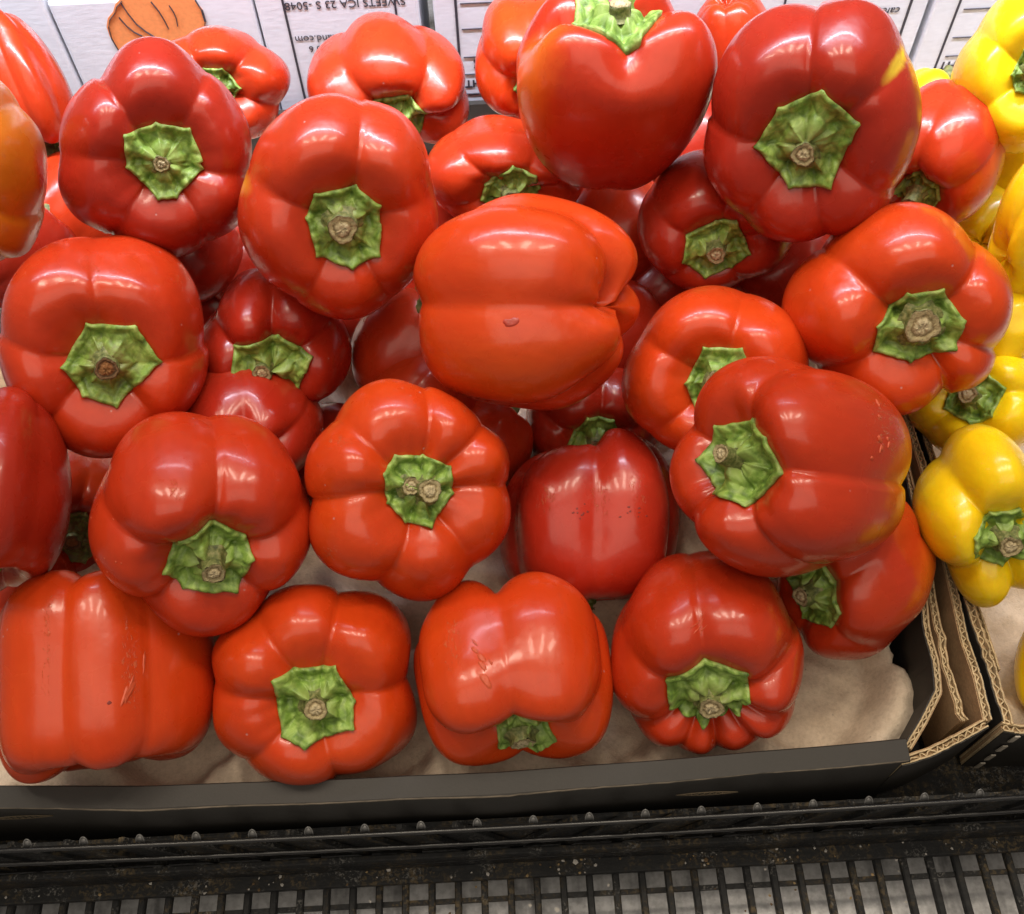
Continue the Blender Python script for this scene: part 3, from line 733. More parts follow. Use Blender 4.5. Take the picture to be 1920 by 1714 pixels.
    dict(label='small visible red pepper side behind the seven lobed pepper', loc=(-0.0146, 0.2838, 0.0398), quat=(0.7123, -0.6111, 0.2773, -0.2057), size=(0.026, 0.026, 0.026), col=(0.47, 0.034, 0.008), tint=(0.56, 0.048, 0.007), grooves=(90, 20, 150, 220, 300), gd=(0.06, 0.024, 0.06), taper=0.1, dip=0.42, n=2.3, rc=0.42, tips=6, trot=0, stem=(0.0042, 0.006, 0, 0, 'stub'), blush=(), scars=(), calz=0.0, seed=36, amp=(), stem2=(), kind='red'),
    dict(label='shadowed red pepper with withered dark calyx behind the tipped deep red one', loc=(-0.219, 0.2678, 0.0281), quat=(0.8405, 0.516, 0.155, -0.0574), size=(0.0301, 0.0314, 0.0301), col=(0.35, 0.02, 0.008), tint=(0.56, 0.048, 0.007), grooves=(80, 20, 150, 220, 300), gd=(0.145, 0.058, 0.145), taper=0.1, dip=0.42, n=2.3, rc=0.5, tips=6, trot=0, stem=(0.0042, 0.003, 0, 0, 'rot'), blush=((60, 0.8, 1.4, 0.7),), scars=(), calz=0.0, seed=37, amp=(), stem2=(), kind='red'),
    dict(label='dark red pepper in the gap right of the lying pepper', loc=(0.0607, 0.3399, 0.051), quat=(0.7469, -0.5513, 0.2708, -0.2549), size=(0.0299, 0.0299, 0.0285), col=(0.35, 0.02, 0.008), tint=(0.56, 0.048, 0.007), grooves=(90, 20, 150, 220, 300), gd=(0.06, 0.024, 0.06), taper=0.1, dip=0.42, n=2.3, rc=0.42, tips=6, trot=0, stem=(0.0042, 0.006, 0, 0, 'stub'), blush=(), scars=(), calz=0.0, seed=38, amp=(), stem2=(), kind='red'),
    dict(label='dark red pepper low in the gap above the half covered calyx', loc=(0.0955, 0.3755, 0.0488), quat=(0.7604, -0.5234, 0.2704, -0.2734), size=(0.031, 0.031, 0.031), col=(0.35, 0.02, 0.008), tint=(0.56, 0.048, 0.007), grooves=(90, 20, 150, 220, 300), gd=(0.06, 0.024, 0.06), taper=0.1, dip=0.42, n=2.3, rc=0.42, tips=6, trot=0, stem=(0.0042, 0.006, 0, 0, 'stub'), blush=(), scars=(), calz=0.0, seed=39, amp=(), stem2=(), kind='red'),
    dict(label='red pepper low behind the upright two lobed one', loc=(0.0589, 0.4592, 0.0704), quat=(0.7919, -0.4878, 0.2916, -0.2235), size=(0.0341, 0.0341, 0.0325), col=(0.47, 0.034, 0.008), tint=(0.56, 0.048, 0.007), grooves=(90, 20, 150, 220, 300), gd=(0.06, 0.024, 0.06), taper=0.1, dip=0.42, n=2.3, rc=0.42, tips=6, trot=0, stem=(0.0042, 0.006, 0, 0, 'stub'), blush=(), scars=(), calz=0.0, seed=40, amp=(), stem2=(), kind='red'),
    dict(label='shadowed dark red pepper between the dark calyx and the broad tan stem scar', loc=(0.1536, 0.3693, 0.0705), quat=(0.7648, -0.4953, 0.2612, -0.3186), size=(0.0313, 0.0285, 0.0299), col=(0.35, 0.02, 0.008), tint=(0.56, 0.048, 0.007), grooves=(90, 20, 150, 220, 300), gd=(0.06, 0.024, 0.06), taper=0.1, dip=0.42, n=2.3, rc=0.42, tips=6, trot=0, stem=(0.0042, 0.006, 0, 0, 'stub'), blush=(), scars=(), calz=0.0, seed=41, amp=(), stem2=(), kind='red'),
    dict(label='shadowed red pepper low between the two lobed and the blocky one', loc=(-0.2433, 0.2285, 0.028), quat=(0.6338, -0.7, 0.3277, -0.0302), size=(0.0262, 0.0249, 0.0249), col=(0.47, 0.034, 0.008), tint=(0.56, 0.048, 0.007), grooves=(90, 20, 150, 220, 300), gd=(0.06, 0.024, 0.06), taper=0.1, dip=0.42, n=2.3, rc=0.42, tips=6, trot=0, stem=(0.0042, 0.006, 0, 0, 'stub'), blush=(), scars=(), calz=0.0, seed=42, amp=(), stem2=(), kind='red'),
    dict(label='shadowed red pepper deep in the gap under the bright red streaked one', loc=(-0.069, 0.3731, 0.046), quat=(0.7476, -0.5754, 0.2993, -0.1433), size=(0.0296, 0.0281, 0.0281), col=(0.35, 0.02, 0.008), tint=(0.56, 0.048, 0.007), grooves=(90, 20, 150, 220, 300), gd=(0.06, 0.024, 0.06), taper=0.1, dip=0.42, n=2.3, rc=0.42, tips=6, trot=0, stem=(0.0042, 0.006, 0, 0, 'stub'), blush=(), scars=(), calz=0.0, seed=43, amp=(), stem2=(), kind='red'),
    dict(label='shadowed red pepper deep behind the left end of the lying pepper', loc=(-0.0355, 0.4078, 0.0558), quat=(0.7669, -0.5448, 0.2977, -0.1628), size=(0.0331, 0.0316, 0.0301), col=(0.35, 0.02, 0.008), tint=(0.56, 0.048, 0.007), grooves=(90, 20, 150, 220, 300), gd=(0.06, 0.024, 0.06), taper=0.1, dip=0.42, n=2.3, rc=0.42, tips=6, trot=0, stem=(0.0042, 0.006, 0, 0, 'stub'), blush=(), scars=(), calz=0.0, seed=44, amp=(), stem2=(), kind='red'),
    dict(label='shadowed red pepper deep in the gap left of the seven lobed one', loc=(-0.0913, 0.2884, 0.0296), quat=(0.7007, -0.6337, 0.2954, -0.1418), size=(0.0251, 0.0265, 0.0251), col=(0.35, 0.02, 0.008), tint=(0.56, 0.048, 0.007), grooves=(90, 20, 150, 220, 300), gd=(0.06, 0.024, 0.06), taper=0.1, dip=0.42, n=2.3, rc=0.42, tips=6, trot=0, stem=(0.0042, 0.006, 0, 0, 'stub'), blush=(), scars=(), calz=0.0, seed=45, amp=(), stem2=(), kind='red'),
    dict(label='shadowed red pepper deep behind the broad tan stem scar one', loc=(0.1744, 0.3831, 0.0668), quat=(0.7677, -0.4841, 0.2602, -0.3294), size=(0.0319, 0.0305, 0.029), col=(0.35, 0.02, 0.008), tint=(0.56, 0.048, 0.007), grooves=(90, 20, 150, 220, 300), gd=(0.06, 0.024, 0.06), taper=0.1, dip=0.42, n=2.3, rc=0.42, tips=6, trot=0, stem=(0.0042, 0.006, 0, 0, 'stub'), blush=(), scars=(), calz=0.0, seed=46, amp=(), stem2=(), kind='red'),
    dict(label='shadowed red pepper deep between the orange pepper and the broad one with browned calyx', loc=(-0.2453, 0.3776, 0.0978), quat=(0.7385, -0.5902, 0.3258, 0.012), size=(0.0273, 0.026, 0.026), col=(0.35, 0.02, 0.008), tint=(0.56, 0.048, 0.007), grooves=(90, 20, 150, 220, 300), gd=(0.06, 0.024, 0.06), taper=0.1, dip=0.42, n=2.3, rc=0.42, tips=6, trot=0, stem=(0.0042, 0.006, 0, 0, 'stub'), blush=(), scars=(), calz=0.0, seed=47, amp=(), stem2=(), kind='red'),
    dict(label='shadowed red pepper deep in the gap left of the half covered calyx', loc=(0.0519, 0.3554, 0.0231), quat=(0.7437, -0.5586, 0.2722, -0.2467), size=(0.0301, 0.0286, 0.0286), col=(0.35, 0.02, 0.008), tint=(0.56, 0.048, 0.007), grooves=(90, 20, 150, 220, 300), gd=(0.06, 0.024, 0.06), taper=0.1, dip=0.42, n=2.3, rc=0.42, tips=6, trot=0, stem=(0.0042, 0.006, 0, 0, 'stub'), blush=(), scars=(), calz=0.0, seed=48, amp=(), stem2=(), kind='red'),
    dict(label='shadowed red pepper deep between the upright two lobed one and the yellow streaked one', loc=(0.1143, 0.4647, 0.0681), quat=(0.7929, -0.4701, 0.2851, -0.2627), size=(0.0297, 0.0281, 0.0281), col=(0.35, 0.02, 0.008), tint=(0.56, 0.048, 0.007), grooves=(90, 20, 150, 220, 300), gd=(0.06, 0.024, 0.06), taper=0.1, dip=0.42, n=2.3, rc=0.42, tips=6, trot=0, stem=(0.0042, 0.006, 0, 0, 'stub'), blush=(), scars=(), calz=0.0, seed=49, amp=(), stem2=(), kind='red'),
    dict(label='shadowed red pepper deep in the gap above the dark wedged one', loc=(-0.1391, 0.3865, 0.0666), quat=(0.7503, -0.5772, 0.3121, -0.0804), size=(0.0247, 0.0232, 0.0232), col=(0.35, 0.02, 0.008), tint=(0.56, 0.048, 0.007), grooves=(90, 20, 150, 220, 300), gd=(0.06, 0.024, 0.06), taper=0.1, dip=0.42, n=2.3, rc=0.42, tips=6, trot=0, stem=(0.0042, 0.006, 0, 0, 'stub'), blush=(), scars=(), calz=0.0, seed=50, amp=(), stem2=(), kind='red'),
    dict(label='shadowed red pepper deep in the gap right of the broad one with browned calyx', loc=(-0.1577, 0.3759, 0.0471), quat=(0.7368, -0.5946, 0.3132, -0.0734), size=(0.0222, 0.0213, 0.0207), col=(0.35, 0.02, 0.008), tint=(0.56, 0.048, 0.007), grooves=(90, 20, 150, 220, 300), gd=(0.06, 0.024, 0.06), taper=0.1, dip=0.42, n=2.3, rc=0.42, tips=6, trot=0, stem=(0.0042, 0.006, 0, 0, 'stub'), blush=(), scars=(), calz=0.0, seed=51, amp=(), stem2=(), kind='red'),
    dict(label='large yellow pepper at top right with its calyx cut off by the picture edge', loc=(0.2639, 0.4151, 0.1507), quat=(0.8869, 0.4128, -0.1708, -0.1174), size=(0.0327, 0.0378, 0.0392), col=(0.84, 0.54, 0.007), tint=(0.82, 0.47, 0.006), grooves=(80, 150, 215, 290, 10), gd=(0.108, 0.072, 0.09), taper=0.1, dip=0.42, n=2.3, rc=0.28, tips=6, trot=0, stem=(0.0042, 0.006, 0, 0, 'stub'), blush=(), scars=(), calz=0.0, seed=52, amp=(), stem2=(), kind='yellow'),
    dict(label='yellow pepper at the right edge below the largest yellow one', loc=(0.2503, 0.3256, 0.1314), quat=(0.5979, -0.6141, 0.2375, -0.4571), size=(0.0168, 0.0419, 0.0246), col=(0.84, 0.54, 0.007), tint=(0.82, 0.47, 0.006), grooves=(150, 200, 80, 290, 10), gd=(0.084, 0.06, 0.06), taper=0.1, dip=0.42, n=2.3, rc=0.42, tips=6, trot=0, stem=(0.0042, 0.006, 0, 0, 'stub'), blush=(), scars=(), calz=0.0, seed=53, amp=(), stem2=(), kind='yellow'),
    dict(label='yellow pepper bump showing beside the pale calyx of an orange red one', loc=(0.2421, 0.3034, 0.092), quat=(0.7619, -0.503, 0.1717, -0.3701), size=(0.0192, 0.0192, 0.0192), col=(0.84, 0.54, 0.007), tint=(0.82, 0.47, 0.006), grooves=(150, 220, 80, 290, 10), gd=(0.145, 0.058, 0.145), taper=0.1, dip=0.42, n=2.3, rc=0.42, tips=6, trot=0, stem=(0.0042, 0.006, 0, 0, 'stub'), blush=(), scars=(), calz=0.0, seed=54, amp=(), stem2=(), kind='yellow'),
    dict(label='shaded yellow pepper with dark green calyx low against the red ones', loc=(0.2324, 0.2794, 0.0641), quat=(0.9401, 0.1886, -0.2559, -0.1229), size=(0.0307, 0.0285, 0.03), col=(0.84, 0.54, 0.007), tint=(0.82, 0.47, 0.006), grooves=(70, 150, 215, 290, 10), gd=(0.203, 0.087, 0.145), taper=0.1, dip=0.42, n=2.3, rc=0.44, tips=7, trot=0, stem=(0.0042, 0.006, 0, 0, 'ring'), blush=(), scars=(), calz=0.0, seed=55, amp=(), stem2=(), kind='yellow'),
    dict(label='yellow four lobed pepper sitting low on the tan tray with green calyx', loc=(0.2116, 0.2128, 0.078), quat=(0.887, 0.4477, -0.1107, 0.0221), size=(0.03, 0.04, 0.034), col=(0.84, 0.54, 0.007), tint=(0.82, 0.47, 0.006), grooves=(135, 40, 340, 285, 222), gd=(0.29, 0.174, 0.145), taper=0.1, dip=0.42, n=2.3, rc=0.4, tips=7, trot=0, stem=(0.0046, 0.006, 0, 0, 'ring'), blush=(), scars=(), calz=0.0, seed=56, amp=(), stem2=(), kind='yellow'),
    dict(label='sliver of yellow pepper behind the yellow streaked red one', loc=(0.2378, 0.4463, 0.1076), quat=(0.8157, -0.4333, 0.2137, -0.3182), size=(0.0174, 0.0174, 0.0174), col=(0.84, 0.54, 0.007), tint=(0.56, 0.048, 0.007), grooves=(150, 220, 80, 290, 10), gd=(0.145, 0.058, 0.145), taper=0.1, dip=0.42, n=2.3, rc=0.2, tips=6, trot=0, stem=(0.0042, 0.006, 0, 0, 'stub'), blush=(), scars=(), calz=0.0, seed=57, amp=(), stem2=(), kind='yellow'),
    dict(label='yellow pepper just entering the picture beside the torn cardboard corner', loc=(0.2557, 0.1526, 0.0338), quat=(0.666, -0.6147, 0.0997, -0.4106), size=(0.0293, 0.03, 0.0288), col=(0.84, 0.54, 0.007), tint=(0.56, 0.048, 0.007), grooves=(150, 220, 80, 290, 10), gd=(0.145, 0.058, 0.145), taper=0.1, dip=0.42, n=2.3, rc=0.42, tips=6, trot=0, stem=(0.0042, 0.006, 0, 0, 'stub'), blush=(), scars=(), calz=0.0, seed=58, amp=(), stem2=(), kind='yellow'),
    dict(label='shaded yellow pepper deep below the largest yellow one', loc=(0.298, 0.4199, 0.0787), quat=(0.7953, -0.4438, 0.195, -0.3639), size=(0.031, 0.0296, 0.0296), col=(0.84, 0.54, 0.007), tint=(0.56, 0.048, 0.007), grooves=(150, 220, 80, 290, 10), gd=(0.06, 0.024, 0.06), taper=0.1, dip=0.42, n=2.3, rc=0.42, tips=6, trot=0, stem=(0.0042, 0.006, 0, 0, 'stub'), blush=(), scars=(), calz=0.0, seed=59, amp=(), stem2=(), kind='yellow'),
    dict(label='shaded yellow pepper deep above the dark green yellow pepper calyx', loc=(0.2752, 0.3301, 0.0464), quat=(0.7579, -0.506, 0.1678, -0.3759), size=(0.0313, 0.0299, 0.0299), col=(0.84, 0.54, 0.007), tint=(0.56, 0.048, 0.007), grooves=(150, 220, 80, 290, 10), gd=(0.06, 0.024, 0.06), taper=0.1, dip=0.42, n=2.3, rc=0.42, tips=6, trot=0, stem=(0.0042, 0.006, 0, 0, 'stub'), blush=(), scars=(), calz=0.0, seed=60, amp=(), stem2=(), kind='yellow'),
    dict(label='shaded yellow pepper deep behind the bright red one touching the yellow ones', loc=(0.2754, 0.3998, 0.0594), quat=(-0.495, 0.8086, -0.1253, 0.2921), size=(0.0298, 0.0284, 0.0284), col=(0.84, 0.54, 0.007), tint=(0.56, 0.048, 0.007), grooves=(150, 220, 80, 290, 10), gd=(0.145, 0.058, 0.145), taper=0.1, dip=0.42, n=2.3, rc=0.42, tips=6, trot=0, stem=(0.0042, 0.006, 0, 0, 'stub'), blush=(), scars=(), calz=0.0, seed=61, amp=(), stem2=(), kind='yellow'),
]

# ------------------------------------------------------------------ shelf deck far below the crate grate
mb = MB()
mb.box((0, 0.3, -0.069), (1.6, 1.4, 0.01))
tag(mb.build('shelf_deck', M_DECK), kind='structure')


# ------------------------------------------------------------------ corrugated board
def offset_path(path, d):
    out = []
    for i, p in enumerate(path):
        a = path[max(i - 1, 0)]
        b = path[min(i + 1, len(path) - 1)]
        t = np.array(b) - np.array(a)
        t = t / (np.linalg.norm(t) + 1e-9)
        out.append(np.array(p) + d * np.array([-t[1], t[0]]))
    return np.array(out)


def resample(path, step):
    path = np.array(path, float)
    seg = np.linalg.norm(np.diff(path, axis=0), axis=1)
    L = np.concatenate([[0], np.cumsum(seg)])
    m = max(3, int(L[-1] / step) + 1)
    s = np.linspace(0, L[-1], m)
    return np.stack([np.interp(s, L, path[:, 0]), np.interp(s, L, path[:, 1])], 1), s


def wall_strip(name, path, z0, ztop, th, mat, parent, jag=0.0, rng=None):
    m = len(path)
    l = offset_path(path, th / 2)
    r = offset_path(path, -th / 2)
    zt = np.full(m, ztop) if np.isscalar(ztop) else np.array(ztop)
    if jag:
        zt = zt + rng.normal(size=m) * jag
    vs = []
    for i in range(m):
        vs += [(l[i][0], l[i][1], z0), (r[i][0], r[i][1], z0), (r[i][0], r[i][1], zt[i]), (l[i][0], l[i][1], zt[i])]
    fs = []
    for i in range(m - 1):
        a, b = i * 4, i * 4 + 4
        fs += [(a + k, a + (k + 1) % 4, b + (k + 1) % 4, b + k) for k in range(4)]
    fs += [(0, 3, 2, 1), tuple((m - 1) * 4 + k for k in range(4))]
    return link(name, mesh(name, vs, fs, False), mat, parent)


def corrugated(path, z0, ztop, t, left_mat, right_mat, parent, wave=0.0065, name='board', seed=1):
    """two liners with a fluted sheet between; left/right of the path direction get their own facing"""
    rng = np.random.default_rng(seed)
    fine, s = resample(path, 0.0011)
    L = s[-1]
    zt = np.interp(s, np.linspace(0, L, len(ztop)), ztop) if not np.isscalar(ztop) else np.full(len(s), ztop)
    zt = zt + np.interp(s, np.linspace(0, L, 24), rng.normal(size=24) * 0.0007)
    lt = 0.0006
    a = wall_strip('liner', offset_path(fine, t / 2), z0, zt, lt, M_KRAFTE, parent, 0.0003, rng)
    b = wall_strip('liner', offset_path(fine, -t / 2), z0, zt, lt, M_KRAFTE, parent, 0.0003, rng)
    wall_strip('facing', offset_path(fine, t / 2 + lt * 0.5 + 0.0003), z0, zt - 0.0006, 0.0004, left_mat, parent)
    wall_strip('facing', offset_path(fine, -t / 2 - lt * 0.5 - 0.0003), z0, zt - 0.0006, 0.0004, right_mat, parent)
    wob = np.interp(s, np.linspace(0, L, 40), rng.normal(size=40) * 0.9)
    off = np.sin(s * 2 * np.pi / (wave * 0.62) + seed + wob) * (t / 2 - lt * 0.7) * (1 + 0.12 * rng.normal(size=len(s)))
    tang = np.gradient(fine, axis=0)
    tang /= np.linalg.norm(tang, axis=1)[:, None] + 1e-9
    fl = fine + np.stack([-tang[:, 1], tang[:, 0]], 1) * off[:, None]
    wall_strip('filler', fine, z0, zt - 0.0022, t * 0.55, M_KRAFT, parent)
    wall_strip('flute', fl, z0, zt - 0.0008, 0.00055, M_KRAFTE, parent, 0.0003, rng)


# ------------------------------------------------------------------ cardboard tray of the red peppers
tray = empty('cardboard_tray', (0, 0, 0))
tag(tray, 'black lined cardboard tray with torn open corner holding the red peppers', 'tray')
NX = 60
xs = np.linspace(-0.30, 0.1615, NX)
lipc = lambda x: 0.1158 + 0.0045 * (np.abs(x + 0.03) / 0.19) ** 2
prof = [(0.0008, 0.000), (0.0010, 0.0495), (0.0004, 0.0502), (-0.0080, 0.0494), (-0.0086, 0.0490), (-0.0089, 0.0484), (-0.0100, -0.004)]
vs, fs = [], []
rngt = np.random.default_rng(4)
wav = np.interp(xs, np.linspace(-0.3, 0.17, 14), rngt.normal(size=14) * 0.0006)
for i, x in enumerate(xs):
    for k, (dy, z) in enumerate(prof):
        vs.append((x, lipc(x) + dy + (wav[i] if k > 3 else wav[i] * 0.4), z + wav[i] * 0.3 * (z > 0.01)))
K = len(prof)
for i in range(NX - 1):
    for k in range(K - 1):
        fs.append((i * K + k, i * K + k + 1, (i + 1) * K + k + 1, (i + 1) * K + k))
fs.append(tuple(range(K)))
fs.append(tuple((NX - 1) * K + k for k in range(K))[::-1])
link('front_wall', mesh('front_wall', vs, fs, False), M_BLACK, tray)
mb = MB()
xw = np.linspace(-0.30, 0.161, 120)
wv = np.interp(xw, xs, wav)
mb.tube([(x, lipc(x) - 0.0084 + w_ + 0.00006 * rngt.normal(), 0.0490 + w_ * 0.3 - 0.00004 * abs(rngt.normal())) for x, w_ in zip(xw, wv)], 0.00042, 6)
mb.build('worn_edge', M_WORN, tray, True)
mb = MB()
mb.box((-0.06, 0.340, -0.003), (0.48, 0.41, 0.002))
mb.build('base', M_KRAFT, tray)
mb = MB()
mb.box((-0.05, 0.5505, 0.02), (0.50, 0.004, 0.045))
mb.build('back_wall', M_BLACK, tray)
# side wall: inner board, two middle boards, outer board and the torn diagonal corner
corrugated([(0.1620, 0.1178), (0.1715, 0.1285), (0.1812, 0.1410), (0.1838, 0.155), (0.1842, 0.172), (0.1880, 0.200), (0.1945, 0.230), (0.1990, 0.300), (0.200, 0.545)],
           0.0, [0.049, 0.050, 0.050, 0.0495, 0.050, 0.050, 0.050], 0.0019, M_BLACK, M_KRAFT, tray, 0.006, seed=2)
corrugated([(0.1905, 0.1290), (0.1890, 0.155), (0.1900, 0.172), (0.1925, 0.196), (0.1965, 0.222)],
           0.0, [0.044, 0.047, 0.0475, 0.048], 0.0021, M_KRAFT, M_KRAFT, tray, 0.007, seed=3)
corrugated([(0.1580, 0.1128), (0.163, 0.1134), (0.172, 0.1158), (0.184, 0.1205), (0.1972, 0.1262)],
           0.0, [0.0485, 0.049, 0.050, 0.050], 0.0027, M_KRAFT, M_BLACK, tray, 0.0062, seed=5)
corrugated([(0.1978, 0.1272), (0.1990, 0.150), (0.2000, 0.180), (0.2010, 0.210), (0.2035, 0.250), (0.206, 0.545)],
           0.0, [0.050, 0.0505, 0.050, 0.0495, 0.050], 0.0027, M_KRAFT, M_BLACK, tray, 0.0062, seed=6)


def slot(cx, z, w, h, y, parent):
    """a lens shaped knock-out showing fluting"""
    m_ = MB()
    for sgn in (-1, 1):
        pts = [(cx + w * u, y, z + sgn * h * (1 - (2 * u) ** 2)) for u in np.linspace(-0.5, 0.5, 11)]
        m_.tube(pts, 0.0002, 5)
    zz_ = [(cx + w * u, y, z + h * 0.75 * (1 - (2 * u) ** 2) * (1 if i % 2 else -1)) for i, u in enumerate(np.linspace(-0.47, 0.47, 20))]
    m_.tube(zz_, 0.00022, 5)
    return m_.build('slot', M_SLOT, parent, True)


slot(0.0775, 0.0385, 0.026, 0.0022, 0.1058, tray)
slot(-0.210, 0.0400, 0.026, 0.0022, 0.1105, tray)


# ------------------------------------------------------------------ moulded pulp liners
def pulp(name, x0, xr, y0, y1, z, nx, ny, cups, seed, parent):
    rng = np.random.default_rng(seed)
    u = np.linspace(0, 1, nx)
    v = np.linspace(0, 1, ny)
    U, Vv = np.meshgrid(u, v)
    Y = y0 + (y1 - y0) * Vv
    XR = xr(Y)
    X = x0 + (XR - x0) * U
    Z = np.full(X.shape, z)
    for (cx, cy, r, d) in cups:
        q = np.hypot(X - cx, (Y - cy)) / r
        ang = np.arctan2(Y - cy, X - cx)
        q = q * (1 + 0.06 * np.sin(ang * 3 + seed) + 0.03 * np.sin(ang * 5))
        Z -= d * (1 - smooth01(0.70, 1.04, q)) - 0.004 * (1 - smooth01(0.0, 0.62, q))
        Z += 0.0022 * np.exp(-((q - 1.12) / 0.10) ** 2)
    for _ in range(26):
        d = rng.normal(size=2) * rng.choice([60, 140, 300])
        Z += 0.00028 * np.sin(X * d[0] + Y * d[1] + rng.uniform(0, 6))
    edge = np.minimum(1, (XR - X) / 0.012)
    Z -= 0.004 * (1 - edge) ** 2
    vs_ = np.stack([X, Y, Z], -1).reshape(-1, 3)
    low = vs_.copy()
    low[:, 2] -= 0.0022
    i = np.arange(ny - 1)[:, None] * nx
    j = np.arange(nx - 1)[None, :]
    q4 = np.stack([i + j, i + j + 1, i + nx + j + 1, i + nx + j], -1).reshape(-1, 4)
    tot = nx * ny
    faces = [tuple(f) for f in q4.tolist()] + [tuple(int(a) + tot for a in f[::-1]) for f in q4.tolist()]
    ring = [k for k in range(nx)] + [r * nx + nx - 1 for r in range(1, ny)] + [(ny - 1) * nx + k for k in range(nx - 2, -1, -1)] + [r * nx for r in range(ny - 2, 0, -1)]
    for a, b in zip(ring, ring[1:] + ring[:1]):
        faces.append((b, a, a + tot, b + tot))
    return link(name, mesh(name, np.concatenate([vs_, low]), faces, True), M_PULP, parent)


def red_edge(Y):
    e = 0.1800 + 0.0 * Y
    e = e + 0.0035 * smooth01(0.120, 0.150, Y) - 0.006 * smooth01(0.158, 0.166, Y) + 0.004 * smooth01(0.18, 0.23, Y)
    e = e - 0.018 * (1 - smooth01(0.116, 0.142, Y))
    return e + 0.0006 * np.sin(Y * 900) + 0.0004 * np.sin(Y * 2300 + 1)


cups = [(0.136, 0.163, 0.040, 0.020)]
for a in range(-3, 2):
    for b in range(0, 5):
        if (a, b) != (1, 0):
            cups.append((0.136 + (a - 1) * 0.098, 0.163 + b * 0.092, 0.041, 0.017))
pl = pulp('pulp_liner', -0.27, red_edge, 0.1172, 0.545, 0.021, 230, 220, cups, 3, None)
tag(pl, 'tan moulded pulp liner with round hollows under the red peppers', 'liner')

ycups = [(0.262 + a * 0.098, 0.172 + b * 0.092, 0.044, 0.009) for a in range(0, 3) for b in range(0, 4)]
py = pulp('pulp_liner', 0.2125, lambda Y: 0.40 + 0 * Y, 0.128, 0.545, 0.012, 120, 160, ycups, 8, None)
tag(py, 'tan moulded pulp liner under the yellow peppers', 'liner')

# ------------------------------------------------------------------ cardboard tray of the yellow peppers
ytray = empty('cardboard_tray', (0, 0, 0))
tag(ytray, 'stapled black cardboard tray with coarse fluted edge holding the yellow peppers', 'tray')
corrugated([(0.2062, 0.1250), (0.2060, 0.150), (0.2052, 0.180), (0.2075, 0.202)], 0.0, [0.050, 0.051, 0.051, 0.050], 0.0030, M_BLACK, M_KRAFT, ytray, 0.0085, seed=11)
corrugated([(0.2100, 0.150), (0.2090, 0.180), (0.2092, 0.215), (0.2110, 0.260), (0.212, 0.54)], 0.0, [0.047, 0.049, 0.050, 0.050], 0.0022, M_BLACK, M_KRAFT, ytray, 0.006, seed=12)
corrugated([(0.2030, 0.1238), (0.215, 0.1228), (0.250, 0.1220), (0.40, 0.1215)], 0.0, [0.050, 0.0495, 0.0495], 0.0030, M_KRAFT, M_BLACK, ytray, 0.0085, seed=13)
mb = MB()
mb.box((0.312, 0.340, -0.003), (0.19, 0.41, 0.002))
mb.build('base', M_KRAFT, ytray)
for k, z in enumerate((0.0445, 0.031, 0.0175, 0.005)):
    mb = MB()
    mb.box((0.2090, 0.1201, z), (0.0022, 0.0006, 0.0072), Matrix.Rotation(R(4), 3, 'Y'))
    mb.build('staple', M_STAPLE, ytray)

# ------------------------------------------------------------------ white printed boxes standing behind
YB = 0.560


def white_box(x0, x1, ztop, label, y=YB, zbot=-0.02, dep=0.10):
    b = empty('cardboard_box', ((x0 + x1) / 2, y, zbot))
    tag(b, label, 'box')
    m_ = MB()
    w = x1 - x0
    m_.box((0, dep / 2, (ztop - zbot) / 2), (w, dep, ztop - zbot))
    m_.build('carton', M_WHITE, b, False, 0.0022)
    return b


def on_box(b, m_, name, mat):
    o = m_.build(name, mat)
    o.location = -Vector(b.location)
    o.parent = b
    return o


def line(b, x0, z0, x1, z1, w=0.0009, y=YB):
    m_ = MB()
    d = Vector((x1 - x0, 0, z1 - z0))
    m_.box(((x0 + x1) / 2, y - 0.0003, (z0 + z1) / 2), (w, 0.0004, d.length), d.to_track_quat('Z', 'Y').to_matrix())
    return on_box(b, m_, 'printed_line', M_INK)


def text(b, s, x, z, size, align='LEFT', bold=0.0, y=YB, shear=0.0):
    c = bpy.data.curves.new('printed_text', 'FONT')
    c.body = s
    c.size = size
    c.align_x = align
    c.offset = bold
    c.shear = shear
    c.extrude = 0.0001
    c.materials.append(M_INK)
    tmp = bpy.data.objects.new('text_source', c)
    COL.objects.link(tmp)
    me = bpy.data.meshes.new_from_object(tmp.evaluated_get(bpy.context.evaluated_depsgraph_get()))
    bpy.data.objects.remove(tmp)
    me.materials.clear()
    o = link('printed_text', me, M_INK, b)
    # boxes stand on their heads: the print is turned half a turn
    o.rotation_euler = (R(90), R(180), 0)
    o.location = Vector((x, y - 0.0004, z)) - Vector(b.location)
    return o


left = white_box(-0.2575, -0.1372, 0.1205, "white cardboard box with an orange segmented emblem, standing behind the peppers on the left")
mid = white_box(-0.1360, -0.0385, 0.150, "white cardboard box with an upside down ICA 23 S address in a ruled frame")
right = white_box(-0.0300, 0.2752, 0.150, "white cardboard box with an upside down ruled weight table, in the middle")
far = white_box(0.2790, 0.42, 0.150, "white cardboard box with a ruled edge behind the large yellow pepper")
edge = white_box(-0.40, -0.2592, 0.150, "plain white cardboard box at far left behind the peppers")
line(mid, -0.1190, 0.1495, -0.1190, 0.0, 0.0014)
line(mid, -0.0525, 0.1495, -0.0525, 0.0, 0.0013)
text(mid, "SWEETS ICA 23 S -5048", -0.1186, 0.1132, 0.0072, 'RIGHT')
text(mid, "grownland.com", -0.1169, 0.0905, 0.0068, 'RIGHT')
text(mid, "No 6", -0.1095, 0.0832, 0.0062, 'RIGHT')
text(mid, "No 3", -0.1140, 0.0605, 0.0062, 'RIGHT')
line(right, -0.0162, 0.1495, -0.0162, 0.0, 0.0016)
